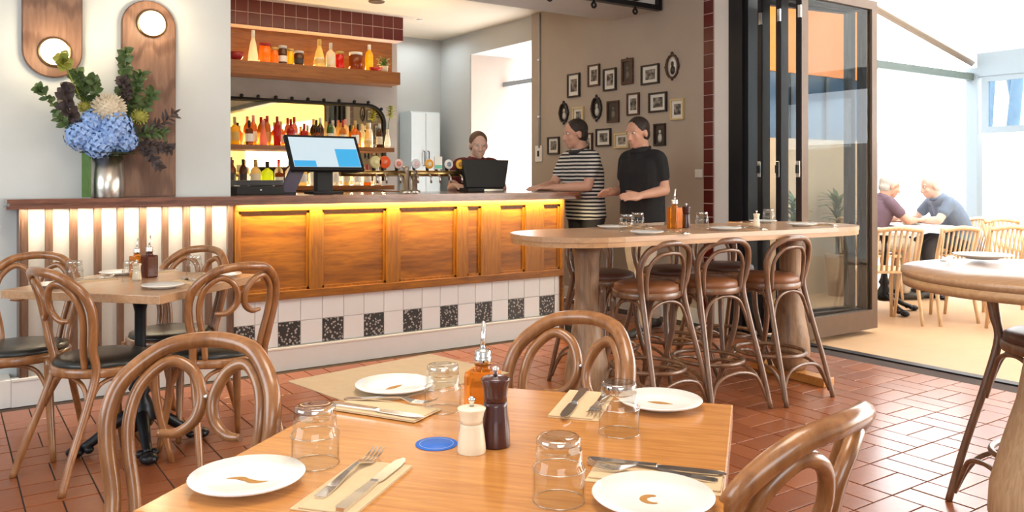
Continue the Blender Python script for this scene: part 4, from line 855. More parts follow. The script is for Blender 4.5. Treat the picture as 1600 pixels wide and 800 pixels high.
bm = NB(); PR = [(0, 0.0), (0.12, 0.0), (0.16, 0.05), (0.192, 0.15), (0.187, 0.24), (0.152, 0.38), (0.112, 0.52), (0.085, 0.68), (0.085, 0.80), (0.10, 0.876), (0, 0.876)]
lathe(bm, PR, 96)
for v_ in bm.verts:   # reeding
    r_ = math.hypot(v_.co.x, v_.co.y)
    if r_ > 0.02: a = math.atan2(v_.co.y, v_.co.x); q = 1+0.012*math.cos(a*48); v_.co.x *= q; v_.co.y *= q
obj('pedestal', bm, wood('reeded_pale_oak', (0.42, 0.26, 0.14), (0.60, 0.41, 0.25), 'Z', 6, 14, 0.5), RT)

# ------------------------------------------------------------------ tableware
def plate(label, x, y, z, dia=0.174, mark=None, ma=0.0, group='plates on the tables'):
    p = thing('side_plate', label, 'plate', (x, y, z), 0, group); r = dia/2
    obj('dish', cached(('plate', dia), lambda bm: lathe(bm, [(0, 0.0), (r*0.55, 0.0), (r*0.60, 0.004), (r*0.97, 0.013), (r, 0.016), (r*0.985, 0.0175), (r*0.62, 0.0075), (0, 0.006)], 48)), CERAM, p)
    if mark is not None:
        bm = NB(); n = 14
        for k in range(n):
            pass
        if mark == 'wave': pts = [(-0.034+0.068*k/12, 0.006*math.sin(k/12*2*PI), 0.0066) for k in range(13)]; rad = [0.001, 0.004, 0.0065, 0.0045, 0.0065, 0.004, 0.001]
        elif mark == 'hook': pts = [(0.014*math.cos(t), 0.014*math.sin(t), 0.0066) for t in [0.2+3.9*k/12 for k in range(13)]]; rad = [0.002, 0.005, 0.0055, 0.004, 0.0015]
        else: pts = [(-0.026+0.052*k/8, 0.002*math.sin(k/8*PI), 0.0066) for k in range(9)]; rad = [0.001, 0.006, 0.0075, 0.005, 0.001]
        L_ = []; 
        for i, q in enumerate(pts):
            f_ = i*(len(rad)-1)/(len(pts)-1); i0 = min(len(rad)-2, int(f_)); wr_ = rad[i0]+(rad[i0+1]-rad[i0])*(f_-i0)
            a = Vector(pts[max(0, i-1)]); b_ = Vector(pts[min(len(pts)-1, i+1)]); t = (b_-a).normalized(); s = Vector((-t.y, t.x, 0)); L_.append((bm.verts.new(Vector(q)+s*wr_), bm.verts.new(Vector(q)-s*wr_)))
        for a, b_ in zip(L_, L_[1:]): bm.faces.new((a[0], a[1], b_[1], b_[0]))
        ext = bmesh.ops.extrude_face_region(bm, geom=bm.faces[:]); bmesh.ops.translate(bm, verts=[v for v in ext['geom'] if isinstance(v, bmesh.types.BMVert)], vec=(0, 0, 0.0006))
        obj('printed_mark', bm, MARKM, p, rz=ma)['label'] = 'brown printed brush mark'
    return p
def tumbler(label, x, y, z, sc=1.0):
    g = thing('tumbler', label, 'glass', (x, y, z), random.uniform(0, 3), 'upturned tumblers')
    def f(bm):  # upturned: rim down, stepped wall
        lathe(bm, [(0.0372, 0.0), (0.0385, 0.0012), (0.0382, 0.044), (0.0374, 0.049), (0.0352, 0.053), (0.0335, 0.074), (0.0318, 0.074), (0.0332, 0.054), (0.0355, 0.048), (0.0362, 0.043), (0.0364, 0.0012), (0.0372, 0.0)], 40)
    def fb(bm): lathe(bm, [(0, 0.069), (0.022, 0.070), (0.0300, 0.0745), (0.0334, 0.0745), (0.0324, 0.0905), (0.0305, 0.093), (0.024, 0.0935), (0.018, 0.0915), (0, 0.0912)], 40)
    def fr(bm): tube(bm, [(0.0378*math.cos(2*PI*k/40), 0.0378*math.sin(2*PI*k/40), 0.0012) for k in range(40)], 0.0010, 6, closed=True)
    def fs(bm): tube(bm, [(0.0380*math.cos(2*PI*k/40), 0.0380*math.sin(2*PI*k/40), 0.0475) for k in range(40)], 0.0013, 6, closed=True)
    for nm, fn, m_ in (('glass_wall', f, THING), ('glass_base', fb, THINB), ('rim', fr, THINB), ('step_ring', fs, THINB)):
        o = obj(nm, cached('tumbler_'+nm, fn), m_, g); o.scale = (sc, sc, sc)
    return g
ZT = 0.75
def napkin(label, x, y, z, a, L=0.205, W=0.10):
    n_ = thing('napkin', label, 'napkin', (x, y, z), a, 'kraft napkins')
    obj('lower_fold', bx(-L/2, L/2, -W/2, W/2, 0.0, 0.0022, bev=0.0008), KRAFT, n_); obj('upper_fold', bx(-L/2+0.002, L/2-0.002, -W/2, W/2-0.012, 0.0025, 0.0048, bev=0.0008), KRAFT, n_); return n_
def blade(bm, st, z0, th):
    """flat bar from stations (x, half width, z)"""
    T_, B_ = [], []
    for x, hw, z in st:
        T_.append((bm.verts.new((x, -hw, z0+z+th)), bm.verts.new((x, hw, z0+z+th)))); B_.append((bm.verts.new((x, -hw, z0+z)), bm.verts.new((x, hw, z0+z))))
    for i in range(len(st)-1):
        bm.faces.new((T_[i][0], T_[i+1][0], T_[i+1][1], T_[i][1])); bm.faces.new((B_[i][0], B_[i][1], B_[i+1][1], B_[i+1][0]))
        bm.faces.new((T_[i][0], B_[i][0], B_[i+1][0], T_[i+1][0])); bm.faces.new((T_[i][1], T_[i+1][1], B_[i+1][1], B_[i][1]))
    bm.faces.new((T_[0][0], T_[0][1], B_[0][1], B_[0][0])); bm.faces.new((T_[-1][0], B_[-1][0], B_[-1][1], T_[-1][1]))
def fork(label, x, y, z, a):
    f = thing('fork', label, 'fork', (x, y, z), a, 'steel forks')
    obj('handle', cached('fork_handle', lambda bm: blade(bm, [(-0.10, 0.006, 0), (-0.095, 0.0095, 0), (-0.06, 0.008, 0.002), (-0.01, 0.0045, 0.008), (0.025, 0.0035, 0.010), (0.040, 0.008, 0.006), (0.05, 0.0125, 0.003), (0.058, 0.0125, 0.0025)], 0, 0.0022)), CHROME, f)
    for k in range(4):
        yy = -0.0098+0.00655*k
        def tine(bm, yy=yy):
            blade(bm, [(0.057, 0.0020, 0.0025), (0.075, 0.0019, 0.003), (0.090, 0.0016, 0.006), (0.102, 0.0008, 0.011)], 0, 0.0016); bmesh.ops.translate(bm, verts=bm.verts, vec=(0, yy, 0))
        obj('tine', cached(('tine', k), tine), CHROME, f)
    return f
def knife(label, x, y, z, a):
    k = thing('table_knife', label, 'knife', (x, y, z), a, 'steel knives')
    obj('handle', cached('knife_handle', lambda bm: blade(bm, [(-0.11, 0.006, 0), (-0.105, 0.0095, 0), (-0.05, 0.0085, 0), (-0.005, 0.0065, 0.0005), (0.002, 0.006, 0.001)], 0, 0.0055)), CHROME, k)
    obj('blade', cached('knife_blade', lambda bm: blade(bm, [(0.0, 0.006, 0.002), (0.012, 0.0095, 0.002), (0.07, 0.0105, 0.002), (0.095, 0.009, 0.002), (0.11, 0.002, 0.002)], 0, 0.0016)), CHROME, k)
    return k
def mill(label, x, y, z, h, r, m, knob=True):
    g = thing('pepper_mill' if m is MILLD else 'salt_mill', label, 'mill', (x, y, z))
    obj('mill_body', cached(('mill', h, r), lambda bm: lathe(bm, [(0, 0), (r*0.98, 0), (r, h*0.02), (r*0.97, h*0.2), (r*0.88, h*0.42), (r*0.80, h*0.58), (r*0.79, h*0.635), (0, h*0.635)], 32)), m, g)
    obj('mill_head', cached(('millh', h, r), lambda bm: lathe(bm, [(0, h*0.642), (r*0.79, h*0.642), (r*0.79, h*0.72), (r*0.88, h*0.86), (r*1.0, h*0.95), (r*1.0, h*0.965), (r*0.75, h*0.99), (0, h*1.0)], 32)), m, g)
    if knob: obj('knob', cached(('millk', h), lambda bm: lathe(bm, [(0, h), (0.004, h), (0.003, h+0.005), (0.006, h+0.009), (0.006, h+0.014), (0.003, h+0.017), (0, h+0.017)], 16)), CHROME, g)
    return g
def oil(label, x, y, z, s=1.0, liquid=None, rz=0.3):
    g = thing('oil_bottle', label, 'bottle', (x, y, z), rz)
    bm = NB(); box(bm, -0.030*s, 0.030*s, -0.030*s, 0.030*s, 0.0, 0.108*s, 0.008*s); lathe(bm, [(0, 0.10*s), (0.02*s, 0.106*s), (0.014*s, 0.114*s), (0.014*s, 0.128*s), (0, 0.128*s)], 20); obj('glass_flask', bm, liquid or OILM, g)
    obj('pourer_collar', lathe(NB(), [(0, 0.118*s), (0.0165*s, 0.118*s), (0.0165*s, 0.134*s), (0.014*s, 0.136*s), (0.017*s, 0.142*s), (0.012*s, 0.148*s), (0, 0.15*s)], 20), CHROME, g)
    bm = NB(); tube(bm, [(0, 0, 0.147*s), (0.001, 0, 0.17*s), (0.006*s, 0, 0.20*s)], [0.0055*s, 0.004*s, 0.0035*s], 10); obj('pourer_spout', bm, CHROME, g); return g
mc = obj('menu_card', bx(-0.21, 0.21, -0.15, 0.15, 0, 0.0016), KRAFTD, loc=(0.885, 1.745, ZT), rz=D(10)); tag(mc, 'tan card sheet lying over the far left corner of the nearest table', 'card')
ZN = ZT+0.005
plate('white plate with brown wavy mark at the front left of the nearest table', 0.384, 1.27, ZT, 0.174, 'wave', UA-PI/2+0.15)
plate('white plate on the tan card at the far left of the nearest table', 0.818, 1.641, ZT+0.0017, 0.172, 'leaf', D(20))
plate('white plate at the far right corner of the nearest table behind a tumbler', 1.212, 1.222, ZT, 0.172, 'leaf', UA-PI/2-0.1)
plate('white plate with a curled brown mark at the bottom edge of the photo', 0.841, 0.862, ZT, 0.176, 'hook', 0.3)
tumbler('upturned tumbler behind the front left plate on the nearest table', 0.504, 1.30, ZT, 1.03)
tumbler('upturned tumbler left of the oil bottle on the nearest table', 0.833, 1.454, ZT, 0.98)
tumbler('upturned tumbler in front of the far right plate on the nearest table', 1.025, 1.139, ZT, 1.0)
tumbler('upturned tumbler at the front centre of the nearest table', 0.738, 0.95, ZT, 1.0)
mill('tall dark mahogany pepper mill in the centre of the nearest table', 0.798, 1.208, ZT, 0.122, 0.026, MILLD)
mill('short pale wooden salt mill beside the dark pepper mill on the nearest table', 0.746, 1.203, ZT, 0.078, 0.0245, MILLL)
oil('amber oil bottle with chrome pourer behind the pepper mill on the nearest table', 0.842, 1.318, ZT, 0.98, None, UA)
cs = thing('coaster', 'round blue card coaster left of the salt mill on the nearest table', 'coaster', (0.716, 1.272, ZT)); obj('card_disc', lathe(NB(), [(0, 0), (0.037, 0), (0.037, 0.0015), (0, 0.0015)], 40), BLUEC, cs); obj('printed_ring', lathe(NB(), [(0.029, 0.0015), (0.030, 0.0015), (0.030, 0.0018), (0.029, 0.0018), (0.029, 0.0015)], 40), mat('pale_blue_ink', (0.30, 0.45, 0.80), 0.5), cs)
for nl, (nx_, ny_, na), (fx, fy, fa), (kx, ky, ka), ex in (
  ('front left of the nearest table', (0.515, 1.165, UA), (0.525, 1.205, UA), (0.540, 1.150, UA), 0),
  ('far left of the nearest table', (0.735, 1.515, D(-61)), (0.760, 1.545, D(-48)), (0.708, 1.498, D(-61)), 0.0017),
  ('far right of the nearest table', (1.085, 1.315, UA+PI), (1.112, 1.292, UA+PI), (1.068, 1.322, UA+PI), 0),
  ('near right edge of the nearest table', (0.918, 0.935, D(128)), (0.914, 0.939, D(128)), (0.938, 0.956, D(-52)), 0)):
    napkin('folded kraft napkin at the '+nl, nx_, ny_, ZT+ex, na); fork('steel fork lying on the napkin at the '+nl, fx, fy, ZN+ex, fa); knife('steel knife lying on the napkin at the '+nl, kx, ky, ZN+ex, ka)
# left table
plate('white plate at the near corner of the square table by the slatted bar', 0.771, 3.726, ZT); plate('white plate at the left corner of the square table by the slatted bar', 0.40, 4.02, ZT)
plate('white plate at the back of the square table by the slatted bar', 0.70, 4.36, ZT); plate('white plate at the right corner of the square table by the slatted bar', 1.09, 3.99, ZT)
tumbler('upturned tumbler at the left of the square table by the slatted bar', 0.49, 4.19, ZT); tumbler('upturned tumbler at the right of the square table by the slatted bar', 1.00, 4.15, ZT); tumbler('upturned tumbler in the middle of the square table by the slatted bar', 0.70, 4.04, ZT)
oil('amber oil flask on the square table by the slatted bar', 0.76, 4.24, ZT, 0.9); oil('dark vinegar flask with chrome pourer on the square table by the slatted bar', 0.80, 4.16, ZT, 0.98, DARKOIL)
mill('pale salt mill on the square table by the slatted bar', 0.735, 4.10, ZT, 0.075, 0.02, MILLL); 
for lab, x, y, a in (('left', 0.56, 4.19, D(10)), ('near side', 0.92, 3.86, D(100)), ('back', 0.86, 4.36, D(190))):
    napkin('folded kraft napkin at the %s of the square table by the slatted bar' % lab, x, y, ZT, a); fork('steel fork at the %s of the square table by the slatted bar' % lab, x, y+0.015, ZN, a); knife('steel knife at the %s of the square table by the slatted bar' % lab, x, y-0.015, ZN, a)
# high table
ZH = 0.93
for lab, x, y in (('near left end', 2.95, 3.07), ('far left end', 3.12, 3.52), ('near middle', 3.534, 3.06), ('far right end', 4.30, 3.42), ('near right end', 4.20, 3.06)): plate('white plate at the %s of the long high table' % lab, x, y, ZH)
for lab, x, y in (('left end, the nearer of two', 2.995, 3.27), ('left end, the farther of two', 3.19, 3.39), ('middle, right of the dark mill', 3.56, 3.255), ('right end, on its far side', 4.24, 3.33)): tumbler('upturned tumbler on the long high table, '+lab, x, y, ZH)
oil('amber oil bottle with chrome pourer on the long high table', 3.413, 3.326, ZH, 1.12, None, 0.2); mill('dark mahogany pepper mill on the long high table', 3.505, 3.325, ZH, 0.125, 0.025, MILLD); mill('pale salt mill on the long high table', 3.99, 3.22, ZH, 0.075, 0.02, MILLL)
for lab, x, y, a in (('near left end', 3.10, 3.03, D(85)), ('far left end', 3.30, 3.48, D(-95)), ('near middle', 3.70, 3.03, D(85)), ('far right end', 4.12, 3.43, D(-95)), ('near right end', 4.36, 3.04, D(85))):
    napkin('folded kraft napkin at the %s of the long high table' % lab, x, y, ZH, a, 0.19, 0.08); fork('steel fork at the %s of the long high table' % lab, x+0.015, y, ZH+0.005, a); knife('steel knife at the %s of the long high table' % lab, x-0.015, y, ZH+0.005, a)
plate('white plate on the round high table at the right edge', 3.05, 1.47, ZH, 0.19); knife('steel knife on the round high table at the right edge', 2.93, 1.53, ZH, D(20))

# ------------------------------------------------------------------ patio beyond the folding doors
PF = mat('warm_patio_paving', (0.50, 0.30, 0.16), 0.6, var=0.08, scale=5)
PW = mat('blue_grey_powder_coat', (0.17, 0.21, 0.24), 0.5, var=0.03); GB = mat('grey_green_beam', (0.085, 0.11, 0.10), 0.5)
struct('floor_patio', bx(5.25, 11.2, -4.5, 6.2, -0.12, -0.012), PF)
bm = NB(); P4 = [(5.3, -4.5, 3.96), (10.93, -4.5, 2.80), (10.93, 5.46, 2.80), (5.3, 5.46, 3.96)]
v1 = [bm.verts.new(p) for p in P4]; v2 = [bm.verts.new((p[0], p[1], p[2]+0.02)) for p in P4]; bm.faces.new(v1[::-1]); bm.faces.new(v2)
for k in range(4): bm.faces.new((v1[k], v1[(k+1) % 4], v2[(k+1) % 4], v2[k]))
struct('ceiling_patio', bm, CANOPY)
bm = NB(); tube(bm, [(5.4, 5.38, 3.83), (10.9, 5.38, 2.69)], 0.05, 4); struct('trim_8', bm, mat('warm_rafter', (0.20, 0.14, 0.09), 0.5))
struct('trim_9', bx(8.5, 10.93, 5.34, 5.42, 2.46, 2.55), GB)
struct('trim_10', bx(10.86, 11.0, 5.30, 5.44, 0, 2.62), PW)
struct('trim_11', bx(10.86, 10.98, -4.5, 5.3, 2.50, 2.80), PW)
wd = root_struct('window_1', (10.90, 0, 0))
obj('window_frame', bx(-0.03, 0.03, 2.2, 5.25, 1.78, 1.86), PW, wd); obj('window_frame', bx(-0.03, 0.03, 2.2, 5.25, 2.43, 2.50), PW, wd); obj('window_frame', bx(-0.03, 0.03, 5.17, 5.25, 1.86, 2.43), PW, wd)
obj('pane', bx(-0.006, 0.006, 2.2, 5.17, 1.86, 2.43), BLIND, wd)
BARK = mat('pale_grey_bark', (0.20, 0.23, 0.26), 0.9, var=0.3, scale=8)
for k, (x, y, r, t, lab) in enumerate(((12.54, 5.95, 0.055, 0.10, 'leaning pale tree trunk seen through the left of the patio window'), (12.74, 5.70, 0.085, 0.14, 'thick pale tree trunk seen through the middle of the patio window'), (13.2, 5.62, 0.07, 0.10, 'pale tree trunk seen through the right of the patio window'))):
    t_ = thing('tree', lab, 'tree', (x, y, 0)); bm = NB(); tube(bm, spline([(0, t*0.5, -0.1), (0, t*0.4, 1.4), (0, 0, 2.1), (0, -t*0.9, 3.4)], 6), [r*1.2, r, r, r*0.8], 10); tr_ = obj('trunk', bm, BARK, t_)
    bm = NB(); tube(bm, spline([(0, 0, 2.3), (0.1, 0.12, 2.7), (0.2, 0.3, 3.5)], 5), [r*0.6, r*0.3], 8); obj('limb', bm, BARK, tr_)
struct('ground', bx(11.2, 16, -6, 9, -0.15, -0.05), mat('pale_ground', (0.6, 0.6, 0.56), 0.9))
struct('white_glare_backing', bx(11.6, 11.7, -5, 8, -0.05, 1.74), mat('white_glare_tone', (0.8, 0.8, 0.79), 0.8, var=0.03))  # white sheet added for blown-out daylight below the window, hides the trunks
struct('patio_mirror_backdrop', bx(5.4, 11.0, -4.6, -4.5, -0.02, 3.7), mat('straw_yellow_backdrop', (0.74, 0.52, 0.20), 0.8, var=0.04))  # unseen wall added so the bar mirror reflects yellow
# panels added beyond the glass leaf for its orange, blue and tan reflections
sp = root_struct('patio_reflection_panels')
obj('tan_reflection', bx(6.6, 8.5, 5.36, 5.50, -0.02, 1.62), mat('tan_reflection_tone', (0.46, 0.33, 0.22), 0.8), sp)
obj('blue_reflection', bx(6.6, 8.5, 5.40, 5.46, 1.62, 2.30), mat('dark_blue_reflection_tone', (0.02, 0.05, 0.10), 0.15), sp)
obj('orange_reflection', bx(6.6, 8.5, 5.38, 5.48, 2.30, 3.40), mat('orange_reflection_tone', (0.70, 0.19, 0.012), 0.7), sp)
for x in (6.6, 7.2, 7.8, 8.44): obj('panel_bar', bx(x, x+0.05, 5.37, 5.39, 1.62, 2.30), DARKFRAME, sp)
for k, (x, y, h, lab) in enumerate(((7.68, 5.16, 1.55, 'spiky potted plant seen through the glass door leaf'), (6.95, 5.15, 1.35, 'leafy potted plant left of the spiky one behind the folded doors'))):
    p = thing('potted_plant', lab, 'plant', (x, y, -0.012), 0)
    obj('pot', lathe(NB(), [(0, 0), (0.09, 0), (0.125, 0.42), (0.115, 0.44), (0.10, 0.40), (0, 0.38)], 20), mat('tan_pot', (0.45, 0.30, 0.20), 0.7), p)
    bm = NB(); tube(bm, [(0, 0, 0.38), (0.01, 0, 0.95)], 0.02, 8); obj('stem', bm, BARK, p)
    bm = NB()
    for q in range(46):
        a = q*2.4; e = random.uniform(-0.1, 1.3); leaf_bm(bm, (0, 0, random.uniform(0.7, 1.0)), (math.cos(a)*math.cos(e), math.sin(a)*math.cos(e), math.sin(e)), h*0.13, 0.04)
    obj('foliage', bm, DKL, p, kind='stuff')
# slatted timber chairs
def slat_chair(label, x, y, rz):
    c = thing('slat_chair', label, 'chair', (x, y, -0.012), rz, 'pale timber slat chairs outside')
    obj('seat', cached('slat_seat', lambda bm: box(bm, -0.21, 0.21, -0.20, 0.22, 0.43, 0.455, 0.006)), LIGHTW, c)
    for sx_ in (-1, 1):
        obj('leg', cached(('sl', sx_), lambda bm: tube(bm, [(sx_*0.19, 0.19, 0.43), (sx_*0.21, 0.23, 0)], [0.018, 0.013], 8)), LIGHTW, c)
        obj('leg', cached(('slr', sx_), lambda bm: tube(bm, spline([(sx_*0.205, -0.27, 0.80), (sx_*0.195, -0.20, 0.45), (sx_*0.21, -0.26, 0)], 5), [0.014, 0.018, 0.013], 8)), LIGHTW, c)
    for k in range(8):
        xx = -0.165+0.047*k
        obj('slat', cached(('ss', k), lambda bm: tube(bm, [(xx*0.95, -0.20, 0.455), (xx*1.06, -0.275+0.3*xx*xx, 0.79)], 0.0125, 6, flat=0.5)), LIGHTW, c)
    obj('top_rail', cached('slat_top', lambda bm: tube(bm, spline([(-0.205, -0.262, 0.79), (0, -0.285, 0.81), (0.205, -0.262, 0.79)], 6), 0.02, 8)), LIGHTW, c)
    return c
slat_chair('pale timber slat chair just outside the glass door leaf', 6.62, 4.02, face(0.5, 0.85))
slat_chair('pale timber slat chair right of the black cast table base on the patio', 7.05, 3.80, face(0.25, 0.97))
slat_chair('pale timber slat chair third from the glass door on the patio', 7.55, 3.62, face(0.35, 0.94))
slat_chair('pale timber slat chair low behind the round table on the patio', 7.10, 3.05, face(0.45, 0.90))
slat_chair('bleached timber slat chair farthest right on the patio', 8.55, 3.75, face(-0.4, -0.9))
slat_chair('pale timber slat chair under the person in purple', 7.80, 4.86, face(0.82, -0.57)); slat_chair('pale timber slat chair under the person in blue grey', 8.59, 4.40, face(-0.82, 0.57))
def patio_table(label, x, y, rz, L, W):
    t = thing('patio_table', label, 'table', (x, y, -0.012), rz); obj('table_top', bx(-L/2, L/2, -W/2, W/2, 0.72, 0.75, bev=0.004), mat('white_table_laminate', (0.78, 0.77, 0.74), 0.4), t); cast_base(t, 0.72, 0.30); return t
patio_table('white square patio table on a black cast base near the glass door', 7.12, 4.30, D(20), 0.66, 0.66)
patio_table('white patio table between the two seated people', 8.21, 4.66, D(-34.6), 0.56, 0.62)
patio_table('white patio table at the right behind the round high table', 8.6, 3.2, D(10), 0.7, 0.7)
g = thing('beer_glass', 'amber beer glass on the patio table just right of the glass door', 'glass', (7.0, 4.36, 0.738)); obj('glass_wall', lathe(NB(), [(0, 0), (0.028, 0), (0.036, 0.14), (0.034, 0.14), (0.027, 0.008), (0, 0.008)], 20), GLASS, g); obj('beer', lathe(NB(), [(0, 0.009), (0.0265, 0.009), (0.033, 0.12), (0, 0.12)], 20), mat('beer', (0.85, 0.45, 0.03), 0.2), g)
plate('white plate on the patio table between the two seated people', 8.15, 4.64, 0.738, 0.2, None)

# ------------------------------------------------------------------ people
def remesh(bm, vox, name, smooth=4):
    me = mesh(bm, name); o = bpy.data.objects.new(name, me); COL.objects.link(o)
    m = o.modifiers.new('r', 'REMESH'); m.mode = 'VOXEL'; m.voxel_size = vox; m.use_smooth_shade = True
    s = o.modifiers.new('s', 'SMOOTH'); s.iterations = smooth; s.factor = 0.5
    dg = bpy.context.evaluated_depsgraph_get(); out = bpy.data.meshes.new_from_object(o.evaluated_get(dg))
    bpy.data.objects.remove(o); out.name = name; out.materials.clear(); return out
def limb(bm, pts, rad, n=4):
    P = spline(pts, n); tube(bm, P, rad, 14); ball(bm, P[0], rad[0], 14, 10); ball(bm, P[-1], rad[-1], 14, 10)
def hand(bm, wrist, d, nrm, s=1.0, curl=0.35, side=1):
    """palm and five fingers; d = towards the fingertips, nrm = back of the hand"""
    d = Vector(d).normalized(); n_ = Vector(nrm); n_ = (n_-d*n_.dot(d)).normalized(); t = d.cross(n_).normalized()*side; w_ = Vector(wrist)
    for k in range(5):
        o_ = (k-2)*0.016*s; tube(bm, [w_+t*o_*0.6, w_+d*0.045*s+t*o_, w_+d*0.09*s+t*o_], [0.017*s, 0.017*s, 0.013*s], 8)
    for k, L in enumerate((0.068, 0.078, 0.072, 0.056)):
        b = w_+d*0.088*s+t*(0.029-0.0195*k)*s; d1 = (d+t*(0.10-0.07*k)-n_*curl*0.5).normalized(); d2 = (d-n_*curl*1.2).normalized(); d3 = (d-n_*curl*2.2).normalized()
        p1 = b+d1*L*0.45*s; p2 = p1+d2*L*0.32*s; p3 = p2+d3*L*0.25*s; tube(bm, [b-d*0.02*s, p1, p2, p3], [0.0095*s, 0.009*s, 0.0082*s, 0.0068*s], 8); ball(bm, p3, 0.0068*s, 8, 6)
    b = w_+d*0.025*s+t*0.026*s; p1 = b+(d*0.5+t*0.8-n_*0.2).normalized()*0.038*s; p2 = p1+(d*0.85+t*0.4-n_*0.3).normalized()*0.032*s; tube(bm, [b, p1, p2], [0.0125*s, 0.011*s, 0.008*s], 8); ball(bm, p2, 0.008*s, 8, 6)
def head_bm(bm, c, M3, s=1.0):
    """head in its own frame: +y face, z up, c = centre (eye height); returns a transform"""
    X = Matrix.Translation(c) @ M3.to_4x4() @ Matrix.Scale(s, 4); h = NB()
    ball(h, (0, -0.012, 0.030), (0.076, 0.094, 0.088), 24, 16); ball(h, (0, 0.018, -0.045), (0.058, 0.068, 0.072), 20, 14); ball(h, (0, 0.052, -0.092), (0.030, 0.026, 0.024), 12, 8)
    for q in (-1, 1):
        ball(h, (q*0.036, 0.056, -0.028), (0.026, 0.022, 0.026), 12, 8); ball(h, (q*0.078, -0.012, -0.012), (0.010, 0.020, 0.032), 12, 8)
        ball(h, (q*0.032, 0.073, 0.026), (0.024, 0.012, 0.009), 12, 8); ball(h, (q*0.011, 0.092, -0.038), (0.010, 0.011, 0.009), 8, 6)
    tube(h, [(0, 0.080, 0.014), (0, 0.094, -0.014), (0, 0.104, -0.034)], [0.009, 0.011, 0.013], 10); ball(h, (0, 0.103, -0.036), 0.013, 10, 8)
    ball(h, (0, 0.080, -0.064), (0.024, 0.012, 0.0055), 12, 8); ball(h, (0, 0.078, -0.074), (0.020, 0.012, 0.0065), 12, 8)
    tube(h, [(0, -0.03, -0.05), (0, -0.035, -0.16)], [0.056, 0.058], 16)
    bmesh.ops.transform(h, matrix=X, verts=h.verts); tmp = bpy.data.meshes.new('t'); h.to_mesh(tmp); h.free(); bm.from_mesh(tmp); bpy.data.meshes.remove(tmp)
    return X
def hair_bm(X, s=1, long=False):
    h = NB(); ball(h, (0, -0.022, 0.040), (0.083, 0.096, 0.086), 24, 16); ball(h, (0, -0.045, -0.015), (0.074, 0.068, 0.070), 20, 12)
    if long: ball(h, (0, -0.085, 0.03), (0.045, 0.05, 0.045), 16, 10)
    bmesh.ops.transform(h, matrix=X, verts=h.verts); return h
